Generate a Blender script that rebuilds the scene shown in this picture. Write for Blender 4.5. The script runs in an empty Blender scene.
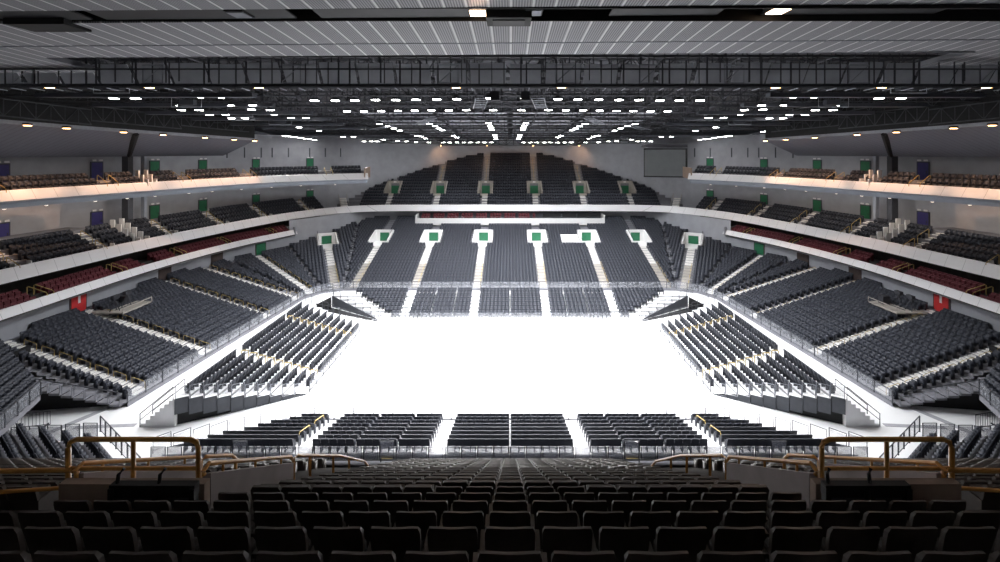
import bpy, math, random
import numpy as np
random.seed(7)
SC = bpy.context.scene
COL = SC.collection
F, PX, PY, EYE = 450.0, 510.0, 152.0, 20.0

# ------------------------------------------------------------------ materials
def mat(name, col, rough=0.6, metal=0.0, noise=0.0, nscale=3.0, spec=0.4, bump=0.0):
    m = bpy.data.materials.new(name); m.use_nodes = True
    nt = m.node_tree; b = nt.nodes['Principled BSDF']
    b.inputs['Base Color'].default_value = (*col, 1)
    b.inputs['Roughness'].default_value = rough
    b.inputs['Metallic'].default_value = metal
    b.inputs['Specular IOR Level'].default_value = spec
    if noise or bump:
        tc = nt.nodes.new('ShaderNodeTexCoord')
        n = nt.nodes.new('ShaderNodeTexNoise'); n.inputs['Scale'].default_value = nscale; n.inputs['Detail'].default_value = 4
        nt.links.new(tc.outputs['Object'], n.inputs['Vector'])
        r = nt.nodes.new('ShaderNodeValToRGB')
        r.color_ramp.elements[0].position = .3; r.color_ramp.elements[1].position = .7
        r.color_ramp.elements[0].color = (*[c*(1-noise) for c in col], 1)
        r.color_ramp.elements[1].color = (*[min(1, c*(1+noise)) for c in col], 1)
        nt.links.new(n.outputs['Fac'], r.inputs['Fac']); nt.links.new(r.outputs['Color'], b.inputs['Base Color'])
        if bump:
            bp = nt.nodes.new('ShaderNodeBump'); bp.inputs['Strength'].default_value = bump
            nt.links.new(n.outputs['Fac'], bp.inputs['Height']); nt.links.new(bp.outputs['Normal'], b.inputs['Normal'])
    return m

def emit(name, col, s):
    m = bpy.data.materials.new(name); m.use_nodes = True
    nt = m.node_tree; nt.nodes.remove(nt.nodes['Principled BSDF'])
    e = nt.nodes.new('ShaderNodeEmission'); e.inputs['Color'].default_value = (*col, 1); e.inputs['Strength'].default_value = s
    nt.links.new(e.outputs[0], nt.nodes['Material Output'].inputs['Surface'])
    return m

def glass(name, col, tr):
    m = bpy.data.materials.new(name); m.use_nodes = True
    nt = m.node_tree; b = nt.nodes['Principled BSDF']
    b.inputs['Base Color'].default_value = (*col, 1); b.inputs['Roughness'].default_value = .1
    t = nt.nodes.new('ShaderNodeBsdfTransparent'); mx = nt.nodes.new('ShaderNodeMixShader'); mx.inputs[0].default_value = tr
    nt.links.new(b.outputs[0], mx.inputs[1]); nt.links.new(t.outputs[0], mx.inputs[2])
    nt.links.new(mx.outputs[0], nt.nodes['Material Output'].inputs['Surface'])
    return m

def stripes(name, base, line, period, frac, axis=0, rough=.6, metal=0., fine=0.0, fine_col=None, fine_frac=.5):
    """lines of one colour on another, by object coordinate; optional finer slats between"""
    m = bpy.data.materials.new(name); m.use_nodes = True
    nt = m.node_tree; b = nt.nodes['Principled BSDF']; b.inputs['Roughness'].default_value = rough; b.inputs['Metallic'].default_value = metal
    tc = nt.nodes.new('ShaderNodeTexCoord'); sp = nt.nodes.new('ShaderNodeSeparateXYZ'); nt.links.new(tc.outputs['Object'], sp.inputs[0])
    def band(per, fr):
        a = nt.nodes.new('ShaderNodeMath'); a.operation = 'DIVIDE'; a.inputs[1].default_value = per; nt.links.new(sp.outputs[axis], a.inputs[0])
        f = nt.nodes.new('ShaderNodeMath'); f.operation = 'FRACT'; nt.links.new(a.outputs[0], f.inputs[0])
        l = nt.nodes.new('ShaderNodeMath'); l.operation = 'LESS_THAN'; l.inputs[1].default_value = fr; nt.links.new(f.outputs[0], l.inputs[0])
        return l
    cur = None
    if fine:
        l = band(fine, fine_frac); mx = nt.nodes.new('ShaderNodeMix'); mx.data_type = 'RGBA'
        mx.inputs['A'].default_value = (*base, 1); mx.inputs['B'].default_value = (*fine_col, 1); nt.links.new(l.outputs[0], mx.inputs['Factor']); cur = mx.outputs['Result']
    l = band(period, frac); mx = nt.nodes.new('ShaderNodeMix'); mx.data_type = 'RGBA'
    mx.inputs['A'].default_value = (*base, 1); mx.inputs['B'].default_value = (*line, 1)
    if cur: nt.links.new(cur, mx.inputs['A'])
    nt.links.new(l.outputs[0], mx.inputs['Factor']); nt.links.new(mx.outputs['Result'], b.inputs['Base Color'])
    return m

M = dict(
    floor=mat('white_floor', (.80, .80, .80), .45, noise=.04, nscale=.3),
    concrete=mat('terrace_concrete', (.20, .20, .22), .85, noise=.12, nscale=1.5),
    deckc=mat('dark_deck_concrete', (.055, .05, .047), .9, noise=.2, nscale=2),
    step=mat('white_step_nosing', (.74, .72, .69), .7, noise=.06, nscale=2),
    stepg=mat('grey_step', (.40, .37, .33), .75, noise=.1, nscale=2),
    plat=mat('white_platform_top', (.78, .78, .79), .6, noise=.04, nscale=1),
    seat=mat('charcoal_seat_fabric', (.026, .029, .040), .55, noise=.12, nscale=9),
    fg=mat('black_seat_plastic', (.050, .040, .034), .40, noise=.15, nscale=14, spec=.5),
    fgpad=mat('black_seat_upholstery', (.022, .019, .018), .8, noise=.2, nscale=40, bump=.1),
    fgmetal=mat('dark_seat_bracket', (.05, .045, .04), .4, metal=.6, noise=.1, nscale=12),
    maroon=mat('maroon_seat_fabric', (.115, .020, .028), .6, noise=.15, nscale=9),
    white=mat('white_paint', (.82, .81, .80), .5, noise=.03, nscale=2),
    fascia=stripes('white_fascia_panels', (.80, .79, .80), (.45, .44, .45), 1.6, .02, 1, .45),
    fasciax=mat('white_fascia_plain', (.80, .79, .80), .45, noise=.03, nscale=1),
    wall=mat('grey_wall_paint', (.36, .37, .40), .8, noise=.08, nscale=.8),
    vomwall=mat('grey_vomitory_wall', (.23, .20, .20), .8, noise=.12, nscale=2),
    tan=mat('tan_wall', (.30, .22, .17), .8, noise=.12, nscale=2),
    soffit=mat('balcony_underside', (.30, .33, .38), .7, noise=.08, nscale=1),
    steel=mat('grey_rail_steel', (.065, .068, .078), .45, metal=.5, noise=.08, nscale=5),
    dsteel=mat('dark_truss_steel', (.045, .046, .054), .6, metal=.2, noise=.2, nscale=3),
    lsteel=mat('light_catwalk_steel', (.22, .23, .26), .5, metal=.3, noise=.1, nscale=4),
    black=mat('matt_black', (.008, .008, .009), .7, noise=.2, nscale=3),
    dpanel=mat('dark_grey_panel', (.060, .065, .078), .5, noise=.1, nscale=2),
    gpanel=mat('grey_ceiling_panel', (.30, .31, .34), .7, noise=.1, nscale=1),
    yellow=mat('yellow_rail_paint', (.46, .34, .12), .45, noise=.1, nscale=6),
    ochre=mat('ochre_rail_paint', (.52, .25, .055), .38, noise=.12, nscale=6),
    green=mat('green_door_and_lit_entry', (.022, .16, .075), .5, noise=.1, nscale=3),
    blue=mat('blue_door_paint', (.05, .045, .19), .5, noise=.1, nscale=3),
    red=mat('red_door_paint', (.50, .03, .03), .5, noise=.1, nscale=3),
    brown=mat('brown_opening', (.07, .05, .045), .7, noise=.15, nscale=3),
    screen=mat('dead_screen', (.13, .14, .145), .35, noise=.06, nscale=1),
    tapes=mat('grey_cable_cover', (.34, .34, .36), .7, noise=.1, nscale=3),
    pglass=glass('framed_panel_glass', (.42, .43, .47), .60),
    glass=glass('clear_barrier_glass', (.55, .57, .62), .84),
    soffitslat=stripes('slatted_soffit', (.28, .28, .30), (.62, .62, .63), .9, .10, 0, .6, fine=.1125, fine_col=(.10, .10, .115), fine_frac=.45),
    sideslat=stripes('side_metal_panels', (.15, .155, .19), (.10, .105, .13), .55, .12, 1, .5, metal=.2),
    slotm=mat('dark_slot_metal', (.022, .022, .025), .6, noise=.1, nscale=2),
    lens=emit('floodlight_lens', (1, .98, .97), 26.0),
    warm=emit('warm_lamp_lens', (1, .55, .25), 14.0),
    warmbig=emit('warm_square_lens', (1, .72, .48), 9.0),
    wash=emit('washer_lens', (1, .86, .72), 5.0),
)

# ------------------------------------------------------------------ mesh helpers
class MB:
    def __init__(s): s.v = []; s.f = []
    def quad(s, a, b, c, d):
        n = len(s.v); s.v += [tuple(a), tuple(b), tuple(c), tuple(d)]; s.f.append((n, n+1, n+2, n+3))
    def box(s, c, d, rz=0.0, tilt=0.0):
        n = len(s.v); cr, sr = math.cos(rz), math.sin(rz); ct, st = math.cos(tilt), math.sin(tilt)
        for z in (-.5, .5):
            for x, y in ((-.5, -.5), (.5, -.5), (.5, .5), (-.5, .5)):
                lx, ly, lz = x*d[0], y*d[1], z*d[2]
                ly, lz = ly*ct - lz*st, ly*st + lz*ct
                s.v.append((c[0]+lx*cr-ly*sr, c[1]+lx*sr+ly*cr, c[2]+lz))
        for q in ((3, 2, 1, 0), (4, 5, 6, 7), (0, 1, 5, 4), (1, 2, 6, 5), (2, 3, 7, 6), (3, 0, 4, 7)):
            s.f.append(tuple(n+i for i in q))
        return s
    def slab(s, pts_lo, pts_hi):
        """prism between two polygons of the same count"""
        n = len(s.v); k = len(pts_lo); s.v += [tuple(p) for p in pts_lo] + [tuple(p) for p in pts_hi]
        s.f.append(tuple(n+i for i in reversed(range(k)))); s.f.append(tuple(n+k+i for i in range(k)))
        for i in range(k): j = (i+1) % k; s.f.append((n+i, n+j, n+k+j, n+k+i))
        return s
    def tube(s, pts, r, k=6, closed=False):
        P = [np.array(p, float) for p in pts]; m = len(P); n0 = len(s.v)
        for i, p in enumerate(P):
            a = P[i-1] if (i > 0 or closed) else p
            b = P[(i+1) % m] if (i < m-1 or closed) else p
            t = b-a; L = np.linalg.norm(t); t = t/L if L > 0 else np.array((0, 0, 1.))
            up = np.array((0, 0, 1.)) if abs(t[2]) < .9 else np.array((0, 1., 0))
            u = np.cross(t, up); u /= np.linalg.norm(u); w = np.cross(u, t)
            for j in range(k):
                ang = 2*math.pi*j/k; q = p + r*(math.cos(ang)*u+math.sin(ang)*w); s.v.append(tuple(q))
        for i in range(m if closed else m-1):
            i2 = (i+1) % m
            for j in range(k):
                j2 = (j+1) % k
                s.f.append((n0+i*k+j, n0+i*k+j2, n0+i2*k+j2, n0+i2*k+j))
        if not closed:
            s.f.append(tuple(n0+j for j in reversed(range(k)))); s.f.append(tuple(n0+(m-1)*k+j for j in range(k)))
        return s
    def disc(s, c, r, h, k=14, taper=1.0):
        lo = [(c[0]+r*math.cos(2*math.pi*i/k), c[1]+r*math.sin(2*math.pi*i/k), c[2]) for i in range(k)]
        hi = [(c[0]+r*taper*math.cos(2*math.pi*i/k), c[1]+r*taper*math.sin(2*math.pi*i/k), c[2]+h) for i in range(k)]
        return s.slab(lo, hi)
    def mesh(s, name, m):
        me = bpy.data.meshes.new(name); me.from_pydata(s.v, [], s.f); me.materials.append(m); me.update(); return me
    def build(s, name, m, parent=None, loc=None):
        o = bpy.data.objects.new(name, s.mesh(name, m)); COL.objects.link(o)
        if parent is not None: o.parent = parent
        if loc is not None: o.location = loc
        return o

def link(name, me, parent=None, loc=(0, 0, 0), rz=0):
    o = bpy.data.objects.new(name, me); COL.objects.link(o); o.location = loc; o.rotation_euler = (0, 0, rz)
    if parent is not None: o.parent = parent
    return o
def tag(o, label, cat, group=None, kind=None):
    o['label'] = label; o['category'] = cat
    if group: o['group'] = group
    if kind: o['kind'] = kind
    return o
def thing(name, label, cat, loc=(0, 0, 0), rz=0, group=None):
    o = bpy.data.objects.new(name, None); o.empty_display_size = .2; COL.objects.link(o); o.location = loc; o.rotation_euler = (0, 0, rz)
    return tag(o, label, cat, group)
def struct(o, label=None):
    o['kind'] = 'structure'
    if label: o['label'] = label
    return o
def smooth(me):
    me.polygons.foreach_set('use_smooth', [True]*len(me.polygons)); return me

ORD = 'zeroth first second third fourth fifth sixth seventh eighth ninth tenth eleventh twelfth thirteenth fourteenth fifteenth sixteenth seventeenth eighteenth nineteenth twentieth'.split()
TENS = {20: 'twenty', 30: 'thirty', 40: 'forty', 50: 'fifty', 60: 'sixty', 70: 'seventy', 80: 'eighty', 90: 'ninety'}
def ordw(n):
    if n <= 20: return ORD[n]
    t, u = n//10*10, n % 10
    if n < 100: return (TENS[t][:-1]+'ieth') if u == 0 else TENS[t]+'-'+ORD[u]
    return f'{n}th'

# ------------------------------------------------------------------ plan curves
def catmull(pts, step=1.0):
    P = [np.array(p, float) for p in pts]; P = [2*P[0]-P[1]]+P+[2*P[-1]-P[-2]]; out = []
    for i in range(1, len(P)-2):
        n = max(2, int(np.linalg.norm(P[i+1]-P[i])/.25))
        for j in range(n):
            t = j/n
            out.append(.5*((2*P[i])+(-P[i-1]+P[i+1])*t+(2*P[i-1]-5*P[i]+4*P[i+1]-P[i+2])*t*t+(-P[i-1]+3*P[i]-3*P[i+1]+P[i+2])*t**3))
    out.append(P[-2]); out = np.array(out)
    s = np.concatenate([[0], np.cumsum(np.linalg.norm(np.diff(out, axis=0), axis=1))]); n = max(2, int(round(s[-1]/step)))
    q = np.linspace(0, s[-1], n+1)
    return np.stack([np.interp(q, s, out[:, 0]), np.interp(q, s, out[:, 1])], 1)
def mirror(pts): return np.array([(-x, y) for x, y in reversed([tuple(p) for p in pts])])
def normals(P):
    """outward = left of travel, mitred at the vertices"""
    d = np.diff(P, axis=0); d /= np.linalg.norm(d, axis=1)[:, None]; n = np.stack([-d[:, 1], d[:, 0]], 1)
    out = np.zeros_like(P); out[0] = n[0]; out[-1] = n[-1]
    for i in range(1, len(P)-1):
        m = n[i-1]+n[i]; m /= np.linalg.norm(m); out[i] = m/max(.4, float(np.dot(m, n[i])))
    return out
def sweep(mb, P, prof, keep=None, N=None):
    N = normals(P) if N is None else N
    R = [[(p[0]+n[0]*d, p[1]+n[1]*d, z) for d, z in prof] for p, n in zip(P, N)]
    for i in range(len(P)-1):
        for j in range(len(prof)-1):
            a, b, c, e = R[i][j], R[i+1][j], R[i+1][j+1], R[i][j+1]
            if keep and not keep((a[0]+b[0]+c[0]+e[0])/4, (a[1]+b[1]+c[1]+e[1])/4): continue
            mb.quad(a, b, c, e)
def along(P, d, step, margin=0.0):
    """points every step along the curve offset by d: (x, y, nx, ny, s)"""
    N = normals(P); Q = P+N*d; s = np.concatenate([[0], np.cumsum(np.linalg.norm(np.diff(Q, axis=0), axis=1))])
    k = int((s[-1]-2*margin)/step); out = []
    for i in range(k+1):
        q = margin+i*step
        if q > s[-1]: break
        x, y = np.interp(q, s, Q[:, 0]), np.interp(q, s, Q[:, 1]); nx, ny = np.interp(q, s, N[:, 0]), np.interp(q, s, N[:, 1]); L = math.hypot(nx, ny)
        out.append((x, y, nx/L, ny/L, q))
    return out
def inpoly(x, y, P):
    c = False; j = len(P)-1
    for i in range(len(P)):
        xi, yi = P[i]; xj, yj = P[j]
        if (yi > y) != (yj > y) and x < (xj-xi)*(y-yi)/(yj-yi)+xi: c = not c
        j = i
    return c

F2L = [(-44.2, 26), (-44, 36), (-43.2, 45), (-42.2, 55), (-39.2, 69), (-36.0, 77.5), (-31.3, 83.8), (-25.5, 86.4), (-14, 86.9), (0, 87)]
F2 = catmull(F2L+[(-x, y) for x, y in reversed(F2L[:-1])])
F3l = catmull([(-46.4, 26), (-46.2, 40), (-42.2, 52), (-36.6, 65), (-30, 71.5), (-23.6, 75)])
F3 = {-1: F3l, 1: mirror(catmull([(-46.4, 26), (-46.2, 40), (-42.2, 52), (-36.8, 66), (-32, 72.5), (-29.6, 75)]))}
F1l = catmull([(-41.8, 24), (-41.5, 36.6), (-41.5, 52.3), (-39.4, 65), (-35.6, 75.4)])
F1 = {-1: F1l, 1: mirror(F1l)}
WL = [(-53, 18), (-52.5, 40), (-50.5, 54), (-46, 70), (-40, 82), (-30.6, 91.6), (-23.3, 96.2), (-9.5, 102.6), (0, 104)]
W = catmull(WL+[(-x, y) for x, y in reversed(WL[:-1])])
W1L = [(-43.3, 22), (-43.2, 40), (-43.0, 55), (-41.5, 64), (-38.4, 71.3), (-35.6, 76.2), (-31.2, 82.8), (-27.2, 88), (-14, 89.4), (0, 89.4)]
W1 = catmull(W1L+[(-x, y) for x, y in reversed(W1L[:-1])])
Wpoly = [tuple(p) for p in W]; W1poly = [tuple(p) for p in W1]

# ------------------------------------------------------------------ seats
def seat_low():
    mb = MB()
    prof = [(-.225, .40), (.225, .40), (.24, .80), (.205, .865), (-.205, .865), (-.24, .80)]
    lo = [(x, -.17-(z-.42)*.22, z) for x, z in prof]; hi = [(x, -.115-(z-.42)*.22, z) for x, z in prof]
    mb.slab(lo, hi)
    mb.box((0, -.05, .52), (.43, .17, .36), 0, .10)
    for s in (-.236, .236): mb.box((s, -.04, .30), (.03, .34, .60))
    return mb
def seat_mass(name, items, m):
    t = seat_low(); V = np.array(t.v); n = len(V); nf = len(t.f); k = len(items)
    A = np.array(items, float); c, s = np.cos(A[:, 3]), np.sin(A[:, 3])
    X = A[:, 0:1]+V[None, :, 0]*c[:, None]-V[None, :, 1]*s[:, None]
    Y = A[:, 1:2]+V[None, :, 0]*s[:, None]+V[None, :, 1]*c[:, None]
    Z = A[:, 2:3]+V[None, :, 2]+0*c[:, None]
    co = np.stack([X, Y, Z], 2).reshape(-1)
    lv = np.array([i for f in t.f for i in f]); lt = np.array([len(f) for f in t.f]); nl = len(lv)
    L = (lv[None]+(np.arange(k)*n)[:, None]).reshape(-1); T = np.tile(lt, k); S = np.concatenate([[0], np.cumsum(T)[:-1]])
    me = bpy.data.meshes.new(name); me.vertices.add(n*k); me.vertices.foreach_set('co', co)
    me.loops.add(nl*k); me.loops.foreach_set('vertex_index', L.astype(np.int32))
    me.polygons.add(nf*k); me.polygons.foreach_set('loop_start', S.astype(np.int32)); me.polygons.foreach_set('loop_total', T.astype(np.int32))
    me.materials.append(m); me.update(calc_edges=True); me.validate()
    return link(name, me)
SEATS, BANKSEATS, MAROON = [], [], []      # (x, y, z, rot): rot 0 looks along +y
def face(nx, ny): return math.atan2(nx, -ny)  # outward normal -> sitter looks inward (local +y = -normal)

# ------------------------------------------------------------------ floor, walls
struct(MB().box((0, 50, -.15), (112, 120, .3)).build('floor', M['floor']), 'bright white arena floor and pale concourse around it')
mb = MB(); sweep(mb, W, [(0, -.1), (0, 23.0), (.4, 23.0), (.4, -.1)]); struct(mb.build('wall_back', M['wall']))
mb = MB(); sweep(mb, W1, [(0, 2.0), (0, 5.95), (.3, 5.95)], lambda x, y: y < 75); sweep(mb, W1, [(0, 2.0), (0, 8.6), (.3, 8.6)], lambda x, y: y >= 75); struct(mb.build('wall_lower', M['wall']))
mb = MB(); sweep(mb, W1[18:-18], [(-.02, -.05), (-.02, 2.05)]); struct(mb.build('wall_plinth', M['black']))
struct(MB().box((0, -6, 14), (112, .4, 30)).build('wall_near', M['white']))

# ------------------------------------------------------------------ lower bowl
LB = [(-30, 35.3), (-28, 61.2), (-26.6, 63.6), (-24, 64.9)]
LBP = np.array(LB+[(-x, y) for x, y in reversed(LB)], float)
def subdiv(P, step=1.0):
    out = []; nn = normals(P); N = []
    for i in range(len(P)-1):
        d = P[i+1]-P[i]; L = np.linalg.norm(d); k = max(1, int(round(L/step))); sn = np.array((-d[1], d[0]))/L
        for j in range(k):
            out.append(P[i]+d*j/k); N.append(nn[i] if j == 0 else nn[i]+(nn[i+1]-nn[i])*j/k if False else (nn[i] if j == 0 else sn))
    out.append(P[-1]); N.append(nn[-1])
    return np.array(out), np.array(N)
NROW, D0, DR, Z0, ZR = 28, .75, .82, .30, .235
# interpolate the mitred corners so that offset rows stay continuous
def lin(P, k):
    nn = normals(P); out = []; N = []
    for i in range(len(P)-1):
        for j in range(k):
            t = j/k; out.append(P[i]*(1-t)+P[i+1]*t); N.append(nn[i]*(1-t)+nn[i+1]*t)
    out.append(P[-1]); N.append(nn[-1]); return np.array(out), np.array(N)
LP, LN = lin(LBP, 96)
inW1 = lambda x, y: inpoly(x, y, W1poly)
prof = [(0.0, -.02), (0, Z0)]
for i in range(NROW): prof += [(D0-.35+DR*(i+1), Z0+ZR*i), (D0-.35+DR*(i+1), Z0+ZR*(i+1))]
VOMX = [-22.9, -13.9, -4.8, 4.8, 13.9, 22.9]
_n1 = np.array((-2.6, 1.3)); CN = np.array((-1.3, 2.6))/np.linalg.norm((1.3, 2.6)); CD = np.array((2.6, 1.3))/np.linalg.norm((2.6, 1.3)); CP = np.array((-26.6, 63.6))+CD*1.9
def corner_cut(x, y):
    q = np.array((-abs(x), y))-CP; return abs(float(np.dot(q, CD))) < 1.5 and D0-.4+DR*15 < float(np.dot(q, CN)) < D0-.2+DR*19.5
mb = MB(); sweep(mb, LP, prof, lambda x, y: inW1(x, y) and not (77.4 < y < 82.3 and any(abs(x-q) < 1.7 for q in VOMX)) and not (y > 85.3 and abs(x) < 17.9) and not corner_cut(x, y), LN)
struct(mb.build('seating_terrace', M['concrete']), 'grey stepped terrace of the lower bowl around the white floor')

SEGS = []
for i in range(len(LBP)-1):
    a, b = LBP[i], LBP[i+1]; d = b-a; L = np.linalg.norm(d); d = d/L; SEGS.append((a, d, np.array((-d[1], d[0])), L, i))
nnL = normals(LBP)
# aisles: (segment, t along it from its start) and a phrase for labels
def tside(D): a, d = SEGS[0][0], SEGS[0][1]; return (D-a[1])/d[1]
AIS = {0: [tside(36.9), tside(44.2), tside(53.8), tside(60.2)], 1: [1.4], 2: [1.9], 3: [24-21.9-.9, 24-13.9, 24-4.8, 24+4.8, 24+13.9, 24+23.0-.2]}
AIS[3][0] = 24-23.0+.2
AIS[4] = [SEGS[4][3]-1.9]; AIS[5] = [SEGS[5][3]-1.4]; AIS[6] = [SEGS[6][3]-t for t in AIS[0]]
VOM = [(3, t) for t in AIS[3]]     # aisles that climb to a green-doored entrance
stair_names = {}
def gapline(seg, t):   # a single empty column between blocks
    return {3: [24-2.4, 24+2.4]}.get(seg, [])
for (a, d, n, L, si) in SEGS:
    for r in range(NROW):
        off = D0+DR*r; z = Z0+ZR*r
        s0 = float(np.dot(a+nnL[si]*off-a, d)); s1 = float(np.dot(a+d*L+nnL[si+1]*off-a, d))
        k0, k1 = math.ceil((s0+.28)/.5-.5), math.floor((s1-.28)/.5-.5)
        for k in range(k0, k1+1):
            t = (k+.5)*.5
            if any(abs(t-q) < .78 for q in AIS[si]): continue
            p = a+d*t+n*off
            if not (inW1(p[0], p[1]) and inW1(p[0]+n[0]*.5, p[1]+n[1]*.5)): continue
            if si in (2, 4) and 15 <= r <= 20 and abs(t-AIS[si][0]) < 1.9: continue
            if si == 3:
                if any(abs(t-q) < 1.95 for _, q in VOM) and 15 <= r <= 20: continue
                if abs(p[0]) < 18.2 and r >= 24: continue
                if 9.0 < p[0] < 12.1 and 15 <= r <= 18: continue
            SEATS.append((p[0], p[1]+0, z, face(n[0], n[1])))

# stairs and yellow handrails of the lower bowl
def loop_rail(p0, p1, h=.9, r=.03, k=5):
    """inverted U between two ground points"""
    a = np.array(p0, float); b = np.array(p1, float); up = np.array((0, 0, h)); c = (b-a)*.06
    return [tuple(a), tuple(a+up*.9), tuple(a+up+c), tuple(b+up-c), tuple(b+up*.9), tuple(b)]
side_word = {0: 'left', 1: 'left corner', 2: 'left corner', 3: 'far', 4: 'right corner', 5: 'right corner', 6: 'right'}
def stair_label(si, j):
    if si == 3: return f'{ORD[j+1]} stair from the left in the far stand'
    if si in (0, 6): jj = j if si == 0 else j; return f'{ORD[jj+1]} stair from the camera end of the {side_word[si]} stand'
    return {1: 'lower stair of the far left corner', 2: 'upright stair of the far left corner', 4: 'upright stair of the far right corner', 5: 'lower stair of the far right corner'}[si]
for (a, d, n, L, si) in SEGS:
    for j, t in enumerate(AIS[si]):
        vom = (si, t) in VOM or si in (2, 4); top = 15 if vom else NROW
        st, gs = MB(), MB(); last = 0
        ang = math.atan2(d[1], d[0])
        for r in range(top):
            for h in (0, 1):
                off = D0-.35+DR*r+.41*h+.2; z = Z0+ZR*r+.1175*h
                p = a+d*t+n*off
                if not inW1(p[0]+n[0]*.4, p[1]+n[1]*.4): continue
                (gs if (si == 3 or si in (2, 4)) and r < 8 else st).box((p[0], p[1], z+.0), (1.12, .36, .12), ang)
                last = r
        lab = stair_label(si, j)
        o = thing('aisle_stair', 'pale stepped gangway, '+lab, 'stair', (0, 0, 0), 0, 'gangway stairs of the lower bowl')
        if st.v: st.build('steps', M['step'], o)
        if gs.v: gs.build('lower_steps', M['stepg'], o)['label'] = 'greyer lower steps'
        # rails down the middle
        rows = range(0, min(last, 8 if si in (2, 3, 4) else last)-1, 2)
        for q, r in enumerate(rows):
            pa = a+d*(t+.5)+n*(D0-.2+DR*r); pb = a+d*(t+.5)+n*(D0-.2+DR*(r+1.4))
            rl = MB().tube(loop_rail((pa[0], pa[1], Z0+ZR*r), (pb[0], pb[1], Z0+ZR*(r+1.4)), .62), .022, 5).build('stair_handrail', M['yellow'])
            tag(rl, f'yellow handrail, {ORD[q+1]} up the {lab}', 'handrail', 'yellow stair handrails')

# front barrier of the lower bowl: one per straight run
def barrier(name, label, p, q, z, h=1.05, step=1.5, group=None, sidewall=None, panel='glass'):
    p, q = np.array(p, float), np.array(q, float); d = q-p; L = np.linalg.norm(d); ang = math.atan2(d[1], d[0]); k = max(1, int(round(L/step)))
    o = thing(name, label, 'barrier', (p[0], p[1], z), ang, group)
    fr = MB(); fr.tube([(0, 0, h), (L, 0, h)], .035, 6); fr.tube([(0, 0, .12), (L, 0, .12)], .025, 6); fr.build('top_rail', M['steel'], o)
    for i in range(k+1): MB().box((L*i/k, 0, h/2), (.07, .07, h)).build('post', M['steel'], o)
    for i in range(k): MB().box((L*(i+.5)/k, 0, h/2+.05), (L/k-.12, .015, h-.2)).build('panel', M[panel], o)
    if sidewall: MB().box((L/2, .06, -sidewall/2), (L, .12, sidewall)).build('kerb', M['white'], o)
    return o
for i in range(len(LBP)-1):
    nm = ['left stand', 'left corner near the side', 'left corner near the end', 'far stand', 'right corner near the end', 'right corner near the side', 'right stand'][i]
    barrier('glass_barrier', f'long grey glazed railing along the front of the {nm}' if i in (0, 3, 6) else f'short grey glazed railing at the {nm}', LBP[i], LBP[i+1], .28, 1.0, 1.6 if i in (0, 6) else 1.4, 'railings along the lower bowl front')

# far entrances in the lower bowl
def vomitory(label, c, n, z_lo, z_hi, depth, w, m, group):
    """opening cut into the rake: c = centre of its front edge, n = unit vector uphill"""
    ang = math.atan2(n[1], n[0])-math.pi/2
    o = thing('vomitory_entrance', label, 'entrance', (c[0], c[1], z_lo), ang, group); H = z_hi-z_lo
    for s in (-1, 1):
        mb = MB(); x0, x1 = s*w/2-.13, s*w/2+.13
        mb.slab([(x0, 0, -.2), (x1, 0, -.2), (x1, depth, -.2), (x0, depth, -.2)], [(x0, 0, .85), (x1, 0, .85), (x1, depth, H+1.0), (x0, depth, H+1.0)]); mb.build('side_wall', M[m], o)
        MB().tube([(s*w/2, 0, .85), (s*w/2, 0, 1.3), (s*w/2, depth, H+1.5), (s*w/2, depth, H+1.0)], .03, 5).build('handrail', M['steel'], o)
    hw = MB()
    for s in (-1, 1): hw.box((s*(w/4+.42), depth, (H+1)/2), (w/2-.84, .2, H+1))
    hw.box((0, depth, H+.75), (1.7, .2, .5)); hwo = hw.build('head_wall', M[m], o)
    MB().box((0, depth+.05, (H+.5)/2), (1.66, .06, H+.5)).build('door', M['green'], o)  # green light inside the doorway is put into this panel's colour
    MB().box((0, depth-.14, H+.78), (.55, .06, .22)).build('exit_sign', M['white'], hwo)
    MB().box((0, depth/2, -.05), (w-.3, depth, .14)).build('landing', M[m], o)
    return o
for j, (si, t) in enumerate(VOM):
    a, d, n, L, _ = SEGS[si]; p = a+d*t+n*(D0-.35+DR*15)
    vomitory(f'white-walled green doorway, {ORD[j+1]} from the left in the far lower stand', p, n, Z0+ZR*15, Z0+ZR*19.5, DR*5.2, 3.2, 'white', 'entrances of the far lower stand')
for sg, nm in ((-1, 'left'), (1, 'right')):
    si = 2 if sg < 0 else 4; a, d, n, L, _ = SEGS[si]; p = a+d*AIS[si][0]+n*(D0-.35+DR*15)
    vomitory(f'white-walled green doorway at the head of the upright stair, far {nm} corner', p, n, Z0+ZR*15, Z0+ZR*19, DR*4.6, 3.0, 'white', 'entrances of the far lower stand')
mb = MB(); a, d, n, L, _ = SEGS[3]
for r in range(15, 19): mb.box((10.5, 64.9+D0+DR*r, Z0+ZR*r+.35), (3.0, .82, .7))
tag(mb.build('covered_platform', M['white']), 'plain white covered block left of the fourth green doorway, far lower stand', 'platform')

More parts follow.
